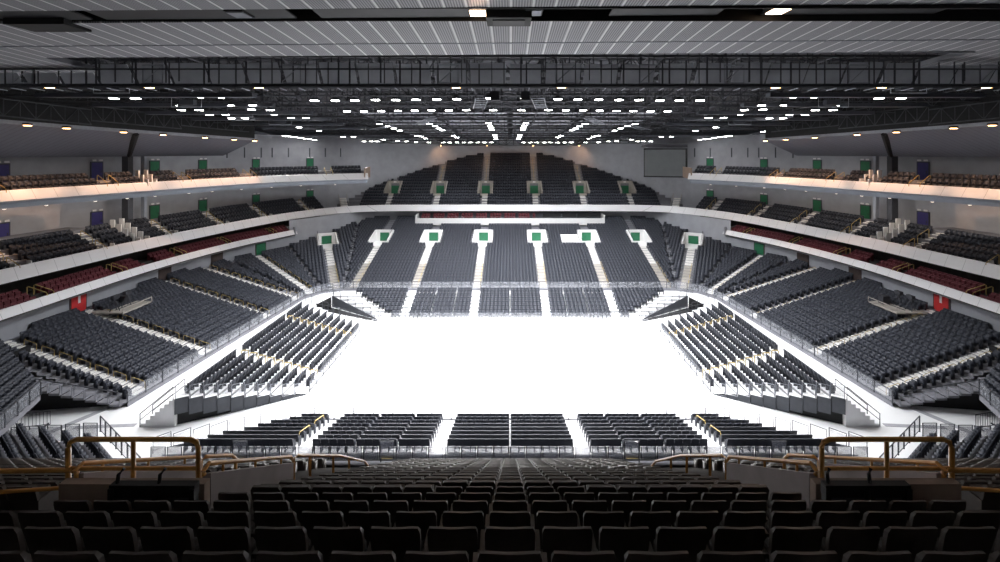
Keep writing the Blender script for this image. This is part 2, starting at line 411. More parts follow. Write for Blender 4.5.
# ------------------------------------------------------------------ far box under the balcony
o = thing('spectator_box', 'long white-fronted box of red seats under the far balcony', 'box', (0, 85.6, 6.1))
MB().box((0, 0, .65), (35.6, .18, 1.3)).build('front_panel', M['white'], o)
MB().tube([(-17.8, 0, 1.55), (17.8, 0, 1.55)], .035).build('top_rail', M['steel'], o)
for s in (-1, 1): MB().box((s*17.9, 1.2, .95), (.25, 2.6, 1.9)).build('end_wall', M['white'], o)
MB().box((0, 1.3, .45), (35.4, 2.4, .15)).build('deck', M['concrete'], o)
MB().box((0, 2.6, 1.2), (35.4, .15, 2.6)).build('rear_wall', M['dpanel'], o)
for x0, x1 in ((6.3, 9.7), (10.0, 12.6), (12.9, 17.2)): MB().box(((x0+x1)/2, .5, 1.75), (x1-x0, .06, .75)).build('dark_window', M['black'], o)
for x in np.arange(-16.8, 5.2, .55):
    if int((x+40)/.55) % 5 == 0: continue
    MAROON.append((x, 86.4, 6.85, math.pi, 0))
    MAROON.append((x, 87.2, 7.3, math.pi, 0))

# ------------------------------------------------------------------ balconies
def fascia(name, P, ztop, h, lean, label, m='fascia'):
    mb = MB(); sweep(mb, P, [(.25, ztop-h-.06), (0, ztop-h), (lean*1.6, ztop), (lean*1.6+.1, ztop+.02), (lean*1.6+.13, ztop-.05), (lean*1.6+.13, ztop-.9)])
    return struct(mb.build(name, M[m]), label)
fascia('trim_1', F2, 9.75, 1.15, .28, 'bright white continuous balcony front around the whole hall')
fascia('trim_2', F3[-1], 16.45, .95, .3, 'peach-lit white front of the left top balcony')
fascia('trim_3', F3[1], 16.45, .95, .3, 'peach-lit white front of the right top balcony')
fascia('trim_4', F1[-1], 7.0, .72, .22, 'white front of the left maroon-seated balcony')
fascia('trim_5', F1[1], 7.0, .72, .22, 'white front of the right maroon-seated balcony')
inW = lambda x, y: inpoly(x, y, Wpoly)
# tier 2 terraces (sides) and the underside
K2 = [i for i in range(len(F2)) if F2[i][1] < 82.6]
iL = [i for i in K2 if F2[i][0] < 0]; iR = [i for i in K2 if F2[i][0] > 0]
T2 = {-1: F2[iL[0]:iL[-1]+1], 1: F2[iR[0]:iR[-1]+1]}
prof2 = [(.2, 8.75), (.2, 8.85)]
for i in range(5): prof2 += [(.35+.85*(i+1), 8.85+.50*i), (.35+.85*(i+1), 8.85+.50*(i+1))]
prof2 += [(12, 8.85+.50*5)]
under2 = [(.25, 8.6), (2.2, 8.5), (12, 8.5)]
for sg in (-1, 1):
    mb = MB(); sweep(mb, T2[sg], prof2, inW); struct(mb.build('balcony_terrace', M['concrete']), f"grey steps of the {'left' if sg < 0 else 'right'} middle balcony")
    mb = MB(); sweep(mb, F3[sg], [(.2, 15.5), (.2, 15.75), (1.2, 15.75), (1.2, 16.3), (2.05, 16.3), (2.05, 16.85), (2.9, 16.85), (2.95, 16.6), (14, 16.6)], inW)
    struct(mb.build('balcony_terrace', M['concrete']), f"grey steps of the {'left' if sg < 0 else 'right'} top balcony")
    mb = MB(); sweep(mb, F3[sg], [(.3, 15.5), (.9, 15.15), (1.0, 14.75), (2.0, 14.7), (14, 14.7)], inW); struct(mb.build('ceiling_balcony', M['soffit']))
    mb = MB(); sweep(mb, F1[sg], [(.2, 6.1), (.2, 6.3), (1.05, 6.3), (1.05, 6.6), (1.85, 6.6), (1.85, 6.9), (2.7, 6.9), (3.6, 6.9)], inW)
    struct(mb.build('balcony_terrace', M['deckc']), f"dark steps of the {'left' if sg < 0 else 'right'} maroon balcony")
    mb = MB(); sweep(mb, F1[sg], [(.25, 6.1), (.6, 5.9), (4.5, 5.9)]); struct(mb.build('ceiling_balcony', M['wall']))
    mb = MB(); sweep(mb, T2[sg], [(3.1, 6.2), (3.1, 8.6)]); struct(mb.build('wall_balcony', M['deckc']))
    e = F1[sg][-1 if sg < 0 else 0]
    MB  # end wall of the maroon balcony
    struct(MB().box((e[0]+sg*1.6, e[1]+.35, 6.75), (3.6, .16, 1.5), sg*.5).build('wall_end', M['wall']))
    e = F3[sg][-1 if sg < 0 else 0]
    struct(MB().box((e[0]+sg*1.2, e[1]+3.2, 16.4), (.2, 6.8, 1.9), sg*-.18).build('wall_end', M['tan']))
mb = MB(); sweep(mb, F2, under2, inW); struct(mb.build('ceiling_gallery', M['soffit']))
AISLE_D = [41, 49, 57, 64.5, 72, 79.5]
def tier_rows(P, rows, store, sg, gap=.75, ymin=36.5, ymax=82.0):
    for k, (off, z) in enumerate(rows):
        pts = along(P, off, .52, .3)
        for (x, y, nx, ny, s) in pts:
            # gangways run outward from fixed places on the front
            bx, by = x-nx*off, y-ny*off
            if by < ymin or by > ymax or not inW(x+nx*.6, y+ny*.6): continue
            if any(abs(by-D)*(1.0 if by < 66 else 1.25) < gap for D in AISLE_D): continue
            if abs(by-53) < .9: continue
            store.append((x, y, z, face(nx, ny)))
for sg in (-1, 1):
    tier_rows(T2[sg], [(.75+.85*k, 8.85+.50*k) for k in range(5)], SEATS, sg)
    tier_rows(F3[sg], [(.7, 15.75), (1.55, 16.3), (2.45, 16.85)], SEATS, sg, ymax=74.6)
    rows = []
    for k, (off, z) in enumerate([(.6, 6.3), (1.4, 6.6), (2.2, 6.9)]):
        st = []; tier_rows(F1[sg], [(off, z)], st, sg, .6, 34, 74.8)
        for q in st: MAROON.append((*q, sg*(k+1)))
# gangway rails / dividers on the balconies
def at_D(P, D):
    i = int(np.argmin(abs(P[:, 1]-D))); N = normals(P); n = N[i]/np.linalg.norm(N[i]); return P[i], n
for sg, nm in ((-1, 'left'), (1, 'right')):
    for j, D in enumerate(AISLE_D):
        p, n = at_D(T2[sg], D); t = np.array((-n[1], n[0])); ang = math.atan2(n[1], n[0])
        o = thing('balcony_stair', f'{ORD[j+1]} stair from the camera end, {nm} middle balcony', 'stair', (p[0], p[1], 8.85), ang, 'stairs of the middle balconies')
        mb = MB()
        for k in range(5):
            for h in (0, 1): mb.box((.55+.85*k+.42*h, 0, .50*k+.16*h+.03), (.4, .95, .1))
        mb.build('steps', M['step'], o)
        for k in range(0, 4, 2): MB().tube(loop_rail((.4+.85*k, .55, .50*k), (.4+.85*(k+1.6), .55, .50*(k+1.6))), .035, 5).build('handrail', M['yellow'], o)
        for s in (-1, 1): MB().box((1.0, s*.62, .55), (.5, .08, 1.1)).build('low_wall', M['white'], o)
        if D < 74:
            p, n = at_D(F3[sg], D); ang = math.atan2(n[1], n[0])
            o = thing('balcony_stair', f'{ORD[j+1]} stair from the camera end, {nm} top balcony', 'stair', (p[0], p[1], 15.6), ang, 'stairs of the top balconies')
            mb = MB()
            for k in range(3): mb.box((.55+.85*k, 0, .5*k+.05), (.8, .95, .12))
            mb.build('steps', M['stepg'], o)
            for s in (-.5, .5): MB().tube(loop_rail((.4, s, .1), (2.3, s, 1.0), .9), .035, 5).build('handrail', M['yellow'], o)
        if D < 74:
            p, n = at_D(F1[sg], D); ang = math.atan2(n[1], n[0])
            o = thing('balcony_gate', f'{ORD[j+1]} yellow stair rail from the camera end, {nm} maroon balcony', 'handrail', (p[0], p[1], 6.3), ang, 'stair rails of the maroon balconies')
            MB().tube(loop_rail((.4, .3, 0), (2.2, .3, .6), .95), .04, 5).build('handrail', M['yellow'], o)
            MB().tube(loop_rail((.4, -.3, 0), (2.2, -.3, .6), .95), .04, 5).build('handrail', M['yellow'], o)
    # stepped white dividers around D = 53
    for w, off in ((0, -.55), (1, .55)):
        p, n = at_D(T2[sg], 53); t = np.array((-n[1], n[0])); ang = math.atan2(n[1], n[0])
        o = thing('stepped_divider', f"white stepped partition, {'nearer' if w == 0 else 'farther'} of the {nm} middle balcony pair", 'partition', (p[0]+t[0]*off, p[1]+t[1]*off, 8.85), ang, 'stepped partitions')
        for k in range(5): MB().box((.75+.85*k, 0, .50*k+.55), (.62, .12, 1.25)).build('panel', M['white'], o)
        p, n = at_D(F3[sg], 53); ang = math.atan2(n[1], n[0])
        o = thing('stepped_divider', f"white stepped partition, {'nearer' if w == 0 else 'farther'} of the {nm} top balcony pair", 'partition', (p[0]+t[0]*off, p[1]+t[1]*off, 15.6), ang, 'stepped partitions')
        for k in range(3): MB().box((.7+.85*k, 0, .52*k+.6), (.62, .12, 1.2)).build('panel', M['white'], o)
    # pairs of columns
    for j, (D, w, m) in enumerate(((56.7, .75, 'dpanel'), (58.0, .45, 'soffit'))):
        p, n = at_D(T2[sg], D-1.5); q = p+n*5.2
        mb = MB(); mb.box((q[0], q[1], 11.7), (w, w, 6)); mb.box((q[0], q[1], 18.0), (w, w, 3.2)); struct(mb.build('column', M[m]), f"{'dark' if j == 0 else 'pale'} column behind the {nm} balconies")
    # doors on the back wall at both levels, paper-white signs over them
    for j, (D, cm, cn) in enumerate(((46, 'blue', 'dark blue'), (54.3, 'blue', 'dark blue'), (61.5, 'green', 'green'), (68.5, 'green', 'green'), (76.5, 'green', 'green'), (84.6, 'green', 'green'))):
        side = np.array([p for p in W if (p[0] < 0) == (sg < 0)]); p, n = at_D(side, D); i = int(np.argmin(abs(side[:, 1]-D)))
        tdir = side[min(i+1, len(side)-1)]-side[i-1]; ang = math.atan2(tdir[1], tdir[0]); nn_ = np.array((-tdir[1], tdir[0]))/np.linalg.norm(tdir)
        for lev, z in (('middle', 10.55), ('top', 16.6)):
            
            c = p-nn_*.12
            o = thing('balcony_door', f'{cn} door, {ORD[j+1]} from the camera end behind the {nm} {lev} balcony', 'door', (c[0], c[1], z), ang, 'doors behind the balconies')
            lf = MB().box((0, 0, 1.05), (1.15, .1, 2.1)).build('leaf', M[cm], o); MB().box((0, .02, 1.1), (1.4, .08, 2.25)).build('frame', M['dpanel'], o)
            for s in (-.35, .35): MB().box((s, -.1, 2.38), (.4, .08, .2)).build('exit_sign', M['white'], o)
            MB().box((.42, -.08, 1.0), (.06, .06, .3)).build('handle', M['steel'], lf)
    # lower level: red door and dark openings
    for D, w, h, m, lab in ((44.7, 1.5, 2.2, 'red', 'red double door under the {} maroon balcony'), (56.3, 1.6, 2.0, 'brown', 'dark brown doorway under the {} maroon balcony, nearer one'), (63.8, 1.6, 2.0, 'brown', 'dark brown doorway under the {} maroon balcony, farther one'), (70.5, 1.5, 2.0, 'green', 'green door under the far end of the {} maroon balcony')):
        side = np.array([p for p in W1 if (p[0] < 0) == (sg < 0)]); p, n = at_D(side, D); i = int(np.argmin(abs(side[:, 1]-D)))
        tdir = side[i+1]-side[i-1]; ang = math.atan2(tdir[1], tdir[0]); nn_ = np.array((-tdir[1], tdir[0]))/np.linalg.norm(tdir); c = p-nn_*.1
        o = thing('stand_door', lab.format(nm), 'door', (c[0], c[1], 3.95), ang, 'doors under the maroon balconies')
        MB().box((0, 0, h/2), (w, .1, h)).build('leaf', M[m], o); MB().box((0, .03, h/2), (w+.25, .08, h+.15)).build('frame', M['brown'], o)
        if m == 'red': MB().box((0, -.07, 1.35), (.22, .05, .75)).build('notice', M['white'], o)
    # little black posts and the camera platform on the back rows
    p, n = at_D(T2[sg], 49.5)
    o = thing('camera_platform', f'grey camera platform with tripods on the back rows of the {nm} stand', 'platform', (sg*40.3, 46.8, 3.6))
    MB().box((0, 0, .25), (3.2, 3.6, .16)).build('deck', M['stepg'], o)
    for s in (-1, 1):
        for q in (-1, 1): MB().box((s*1.5, q*1.7, .1), (.1, .1, .5)).build('leg', M['steel'], o)
    for q in (-1.2, .2):
        mb = MB(); 
        for k in range(3): mb.tube([(.3+.45*math.cos(k*2.1), q+.45*math.sin(k*2.1), .33), (.3, q, 1.55)], .045, 5)
        tp = mb.build('tripod', M['dsteel'], o); MB().box((.3, q, 1.72), (.34, .7, .34)).build('camera_body', M['dsteel'], tp)
    MB().box((-.6, 1.0, .75), (.7, .7, .85)).build('equipment_case', M['dsteel'], o)
    MB().tube([(-sg*1.6, -1.8, .3), (-sg*1.6, -1.8, .75), (-sg*1.6, 1.8, .75), (-sg*1.6, 1.8, .3)], .05, 5).build('rail', M['stepg'], o)

# ------------------------------------------------------------------ far upper stand
UA = [-24, -14.6, -5.05, 5.05, 14.6, 24]
UD, UDR, UZ, UZR, UN = 88.2, .80, 9.15, .545, 19
prof = [(0, 8.7)]; mb = MB()
xs = np.arange(-34, 34.01, .5)
for k in range(UN):
    y0, y1, z = UD-.45+UDR*k, UD-.45+UDR*(k+1), UZ+UZR*k
    for x in xs[:-1]:
        if not inW(x+.25, y0) or (4 <= k <= 7 and any(abs(x+.25-q) < 1.4 for q in UA)): continue
        mb.quad((x, y0, z), (x+.5, y0, z), (x+.5, y1, z), (x, y1, z)); mb.quad((x, y0, z-UZR), (x+.5, y0, z-UZR), (x+.5, y0, z), (x, y0, z))
struct(mb.build('upper_terrace', M['concrete']), 'steep grey steps of the far upper stand')
for k in range(UN):
    y, z = UD+UDR*k, UZ+UZR*k
    for i in range(-68, 68):
        x = (i+.5)*.5
        if any(abs(x-a) < .72 for a in UA): continue
        if any(abs(x-a) < 1.6 for a in UA) and 4 <= k <= 7: continue
        if not (inW(x-.3, y+.55) and inW(x+.3, y+.55)) or abs(x) > 29.6: continue
        SEATS.append((x, y, z, math.pi))
for j, x in enumerate(UA):
    a, b = MB(), MB()
    for k in range(UN):
        if 4 <= k <= 7: continue
        if not inW(x, UD+UDR*k+.5): continue
        for h in (0, 1): (a if k < 4 else b).box((x, UD-.25+UDR*k+.4*h, UZ+UZR*k+.27*h+.02), (1.1, .38, .14))
    o = thing('aisle_stair', f'{ORD[j+1]} steep gangway from the left in the far upper stand', 'stair', (0, 0, 0), 0, 'gangways of the far upper stand')
    a.build('lower_flight', M['step'], o)
    if b.v: b.build('upper_flight', M['stepg'], o)
    for k in ((8, 11) if abs(x) > 20 else (8, 11, 14)):
        if inW(x, UD+UDR*(k+2)): MB().tube(loop_rail((x, UD+UDR*k, UZ+UZR*k), (x, UD+UDR*(k+1.6), UZ+UZR*(k+1.6))), .035, 5).build('handrail', M['yellow'], o)
    vomitory(f'grey-walled green doorway, {ORD[j+1]} from the left in the far upper stand', (x, UD-.45+UDR*4), (0, 1), UZ+UZR*4, UZ+UZR*7, UDR*4, 2.9, 'stepg', 'entrances of the far upper stand')
for sg, nm in ((-1, 'left'), (1, 'right')):
    o = thing('balcony_stair', f'pale stair where the {nm} middle balcony meets the far upper stand', 'stair', (sg*31.6, 86.2, 8.9), -sg*.5)
    mb = MB()
    for k in range(7): mb.box((0, .5*k, .3*k+.1), (1.3, .48, .2))
    mb.build('steps', M['step'], o)
    for s in (-.75, .75): MB().tube([(s, 0, .2), (s, 0, 1.1), (s, 3, 2.9), (s, 3, 2.0)], .04, 5).build('handrail', M['stepg'], o)
# blank screen at the right
o = thing('video_screen', 'large blank grey screen with black frame on right of the far wall', 'screen', (29.4, 85.2, 15.2), -.30)
MB().box((0, 0, 2.75), (7.8, .5, 5.5)).build('casing', M['black'], o); MB().box((-.1, -.27, 2.75), (7.3, .06, 5.0)).build('display', M['screen'], o)
MB().box((-.2, .9, 6.0), (8.3, 1.6, .55)).build('hood', M['dsteel'], o)

# ------------------------------------------------------------------ telescopic banks of the floor
BLK = [(-21.5, -13.3), (-12.1, -9.55), (-9.4, -6.95), (-6.8, -4.95), (-3.85, -.06), (.06, 3.85), (4.95, 6.8), (6.95, 9.4), (9.55, 12.1), (13.3, 21.5)]
def bank_end(name, label, nrow, y0, dy, z0, dz, xin, xout, sgn, facing):
    """bank across the hall; row 0 at the floor; sgn = +1 rises with y"""
    o = thing(name, label, 'seating bank', (0, 0, 0)); eo = lambda r: 1.6*r/(nrow-1) if sgn > 0 else 0
    mb = MB()
    for r in range(nrow):
        y, z = y0+sgn*dy*r, z0+dz*r; x = xin+(xout-xin)*r/(nrow-1)
        ex = 2*(1.3+(1.6*r/(nrow-1) if sgn > 0 else 0))
        mb.box((0, y, z-.06), (2*x+ex, dy, .12)); mb.box((0, y-sgn*(dy/2-.03), z-dz/2-.06), (2*x+ex, .06, dz))
    mb.build('platform', M['plat'], o)
    for s in (-1, 1):
        mb = MB(); lo, hi = [], []
        for r in range(nrow-1):
            xa, xb = s*(xin+(xout-xin)*r/(nrow-1)+1.32+eo(r)), s*(xin+(xout-xin)*(r+1)/(nrow-1)+1.32+eo(r+1)); ya, yb = y0+sgn*dy*(r-.5), y0+sgn*dy*(r+.5); za, zb = z0+dz*r, z0+dz*(r+1)
            mb.slab([(xa, ya, 0), (xb, yb, 0), (xb+s*.08, yb, 0), (xa+s*.08, ya, 0)], [(xa, ya, za), (xb, yb, zb), (xb+s*.08, yb, zb), (xa+s*.08, ya, za)])
        mb.build('end_panel', M['dpanel'], o)
        for r in range(nrow):
            xa = s*(xin+(xout-xin)*r/(nrow-1)+1.25+eo(r)); xb = s*(xin+(xout-xin)*(r+.9)/(nrow-1)+1.25+eo(r+.9)); ya, yb = y0+sgn*dy*(r-.45), y0+sgn*dy*(r+.4); z = z0+dz*r
            MB().tube([(xa, ya, z), (xa, ya, z+.95), (xb, yb, z+.95), (xb, yb, z)], .032, 5).build('end_railing', M['steel'], o)
            MB().slab([(xa, ya, z+.12), (xb, yb, z+.12), (xb, yb+.02, z+.12), (xa, ya+.02, z+.12)], [(xa, ya, z+.85), (xb, yb, z+.85), (xb, yb+.02, z+.85), (xa, ya+.02, z+.85)]).build('glass_panel', M['glass'], o)
    x = xin+1.0; k = int(2*x/1.45)
    yf = y0-sgn*(dy/2+.12)
    fr = MB(); fr.tube([(-x, yf, .95), (x, yf, .95)], .03, 5)
    for i in range(k+1): fr.box((-x+2*x*i/k, yf, .48), (.05, .05, .96))
    fr.build('front_railing', M['steel'], o)
    fr = MB(); fr.box((0, yf, .5), (2*x, .015, .7)); fr.build('front_glass', M['glass'], o)
    MB().box((0, yf-sgn*.12, .06), (2*x+2, .1, .12)).build('kerb', M['tapes'], o)
    seats = []
    for r in range(nrow):
        y, z = y0+sgn*dy*r, z0+dz*r; xl = xin+(xout-xin)*r/(nrow-1)
        for b, (c, d) in enumerate(BLK):
            n = max(1, round((d-c)/.475))
            if b == 0: xsl = [d-.24-.475*i for i in range(40) if d-.24-.475*i > -xl][::-1]
            elif b == 9: xsl = [c+.24+.475*i for i in range(40) if c+.24+.475*i < xl]
            else: xsl = [c+(d-c)/n*(i+.5) for i in range(n)]
            for i, xx in enumerate(xsl): seats.append((xx, y+(-.0 if sgn > 0 else .0), z, facing, r, b, i, len(xsl)))
    return o, seats
NB, nseats = bank_end('telescopic_stand', 'retractable seating bank nearest the camera, low on the white floor', 8, 33.0, .75, .10, .215, 15.0, 19.9, -1, 0.0)
FB, fseats = bank_end('telescopic_stand', 'retractable seating bank across the far end of the white floor', 7, 54.0, .75, .08, .23, 14.4, 20.0, 1, math.pi)
for xx in (-13.35, 13.35):
    for r in (1, 4):
        MB().tube(loop_rail((xx, 33-.75*r, .1+.215*r), (xx, 33-.75*(r+2), .1+.215*(r+2)), .85), .035, 5).build('aisle_handrail', M['yellow'], NB)
for q in fseats: BANKSEATS.append(q[:4])
SIDEB = {}
for sg, nm in ((-1, 'left'), (1, 'right')):
    o = thing('telescopic_stand', f'retractable seating bank along the {nm} edge of the white floor', 'seating bank', (0, 0, 0)); SIDEB[sg] = o
    NR = 10; V = lambda r: 17.2+.76*r; Zr = lambda r: .10+.215*r
    U0 = lambda v: 37.3-(v-16.5)*.571; U1 = lambda v: 51.3+(v-16.5)*.32
    mb = MB()
    for r in range(NR):
        v0, v1, z = V(r)-.38, V(r)+.38, Zr(r)
        mb.slab([(sg*v0, U0(v0), z-.12), (sg*v1, U0(v1), z-.12), (sg*v1, U1(v1), z-.12), (sg*v0, U1(v0), z-.12)], [(sg*v0, U0(v0), z), (sg*v1, U0(v1), z), (sg*v1, U1(v1), z), (sg*v0, U1(v0), z)])
        mb.quad((sg*v0, U0(v0), z-.3), (sg*v0, U1(v0), z-.3), (sg*v0, U1(v0), z), (sg*v0, U0(v0), z))
    mb.build('platform', M['plat'], o)
    for r in range(NR):      # bays of the near end wall with a white frame over each
        v0, v1, z = V(r)-.38, V(r)+.38, Zr(r); zb = max(0.0, z-1.15)
        MB().slab([(sg*(v0+.03), U0(v0)-.08, zb), (sg*(v1-.03), U0(v1)-.08, zb), (sg*(v1-.03), U0(v1), zb), (sg*(v0+.03), U0(v0), zb)], [(sg*(v0+.03), U0(v0)-.08, z-.02), (sg*(v1-.03), U0(v1)-.08, z-.02), (sg*(v1-.03), U0(v1), z-.02), (sg*(v0+.03), U0(v0), z-.02)]).build('end_panel', M['dpanel'], o)
        MB().tube([(sg*v0, U0(v0), z), (sg*v0, U0(v0), z+.95), (sg*(v1-.06), U0(v1), z+.95), (sg*(v1-.06), U0(v1), z)], .03, 5).build('end_railing', M['lsteel'], o)
        MB().slab([(sg*v0, U0(v0), z+.1), (sg*v1, U0(v1), z+.1), (sg*v1, U0(v1)+.02, z+.1), (sg*v0, U0(v0)+.02, z+.1)], [(sg*v0, U0(v0), z+.85), (sg*v1, U0(v1), z+.85), (sg*v1, U0(v1)+.02, z+.85), (sg*v0, U0(v0)+.02, z+.85)]).build('end_glass', M['glass'], o)
        MB().tube([(sg*v0, U1(v0), z), (sg*v0, U1(v0), z+.95), (sg*v1, U1(v1), z+.95), (sg*v1, U1(v1), z)], .03, 5).build('far_railing', M['steel'], o)
        for s, u in ((1, 40.0), (-1, 48.3)):
            if r < NR-1 : MB().tube(loop_rail((sg*(v0+.1), u-.45, z), (sg*(v1-.05), u-.45, z), .75), .045, 5).build('aisle_handrail', M['yellow'], o)
    mb = MB(); va = V(0)-.38; vb = V(NR-1)+.38
    mb.slab([(sg*va, U0(va)-.01, 0), (sg*vb, U0(vb)+.25, 0), (sg*vb, U0(vb)+.33, 0), (sg*va, U0(va)+.07, 0)], [(sg*va, U0(va)-.01, .05), (sg*vb, U0(vb)+.25, 1.9), (sg*vb, U0(vb)+.33, 1.9), (sg*va, U0(va)+.07, .05)])
    mb.build('under_shade', M['black'], o)  # black sheet standing in for the shadow under the bank
    mb = MB(); mb.slab([(sg*vb, U0(vb), 0), (sg*(vb+.1), U0(vb), 0), (sg*(vb+.1), U1(vb), 0), (sg*vb, U1(vb), 0)], [(sg*vb, U0(vb), 2.0), (sg*(vb+.1), U0(vb), 2.0), (sg*(vb+.1), U1(vb), 2.0), (sg*vb, U1(vb), 2.0)]); mb.build('rear_panel', M['white'], o)
    # front railing along the floor
    fr = MB(); fr.tube([(sg*16.65, 37.4, .95), (sg*16.65, 51.2, .95)], .03, 5); fr.tube([(sg*16.65, 37.4, .15), (sg*16.65, 51.2, .15)], .025, 5)
    for i in range(11): fr.box((sg*16.65, 37.4+1.38*i, .48), (.05, .05, .96))
    fr.build('front_railing', M['steel'], o); MB().box((sg*16.65, 44.3, .5), (.015, 13.6, .7)).build('front_glass', M['glass'], o)
    # stair down at the rear corner
    st = MB(); ub = U0(vb)+.55
    for k in range(7): st.box((sg*(vb+.25+.34*k), ub, (1.9-.28*k)/2), (.36, 1.1, 1.9-.28*k))
    st.build('corner_steps', M['plat'], o)
    for q in (-.58, .58):
        MB().tube([(sg*(vb+.1), ub+q, 1.95), (sg*(vb+.1), ub+q, 2.9), (sg*(vb+2.5), ub+q, .95), (sg*(vb+2.5), ub+q, 0)], .035, 5).build('stair_railing', M['steel'], o)
        MB().tube([(sg*(vb+.1), ub+q, 2.4), (sg*(vb+2.5), ub+q, .5)], .025, 5).build('stair_mid_rail', M['steel'], o)
    for r in range(NR):
        v, z = V(r), Zr(r)
        for i in range(30, 120):
            u = i*.475
            if u < U0(v)+1.25-.1*r or u > U1(v)-.9-.15*r: continue
            if abs(u-40) < .62 or abs(u-48.3) < .62 or abs(u-44.2) < .3: continue
            BANKSEATS.append((sg*v, u, z, -math.pi/2 if sg > 0 else math.pi/2))
    for i, v in enumerate(BANKSEATS[-1:]): pass
    # black sheets painting a recess's dark, and rail between the side bank and the far bank
    o = thing('dark_ramp_patch', f'dark sunken ramp with grey railing at the far {nm} corner of the floor', 'ramp', (0, 0, 0))
    pts = [(sg*15.6, 53.0), (sg*24.2, 56.9), (sg*24.6, 57.9), (sg*22.8, 57.7), (sg*15.9, 53.6)]
    MB().slab([(x, y, .004) for x, y in (pts if sg > 0 else pts[::-1])], [(x, y, .03) for x, y in (pts if sg > 0 else pts[::-1])]).build('ramp_shade', M['black'], o)
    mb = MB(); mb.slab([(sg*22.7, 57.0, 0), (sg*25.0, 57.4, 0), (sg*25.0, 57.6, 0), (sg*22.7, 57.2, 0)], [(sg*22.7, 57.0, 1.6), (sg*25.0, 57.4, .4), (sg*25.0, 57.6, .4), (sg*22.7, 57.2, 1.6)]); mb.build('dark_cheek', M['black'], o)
    for i in range(7):
        t0, t1 = i/7, (i+1)/7; A = lambda t: (sg*(15.9+8.6*t), 52.75+3.9*t)
        x0, y0 = A(t0); x1, y1 = A(t1-.02)
        MB().tube([(x0, y0, 0), (x0, y0, .95), (x1, y1, .95), (x1, y1, 0)], .03, 5).build('railing', M['steel'], o)
        MB().tube([(x0, y0, .5), (x1, y1, .5)], .02, 5).build('mid_rail', M['steel'], o)

# near lower stand: the barrier in front of it and its first rows
for j in range(44):
    x = -21.6+.98*j+.49
    gate = j in (5, 14, 29, 38)
    o = thing('barrier_panel', (f'{ordw(j+1)} framed glass panel from the left, near barrier' if not gate else f'{ordw(j+1)} panel from the left, taller yellow-footed gate in near barrier'), 'barrier', (x, 27.0, 1.2), 0, 'panels of the near barrier')
    h = 1.45 if gate else 1.1
    fo = MB().tube([(-.43, 0, 0), (-.43, 0, h), (.43, 0, h), (.43, 0, 0)], .035, 5).build('frame', M['steel'], o)
    MB().box((0, 0, h/2+.05), (.80, .02, h-.2)).build('pane', M['pglass'], fo)
    if gate: MB().box((0, -.12, .42), (.7, .05, .16)).build('yellow_foot', M['yellow'], o)
mb = MB()
for r in range(8): mb.box((0, 26.55-.82*r, .55+.13*r), (46, .82, 1.5+.26*r))
struct(mb.build('near_terrace', M['concrete']), 'grey steps below the near deck')
for r in range(5):
    for i in range(-43, 44): SEATS.append((i*.5, 26.35-.82*r, 1.30+.26*r, 0.0))
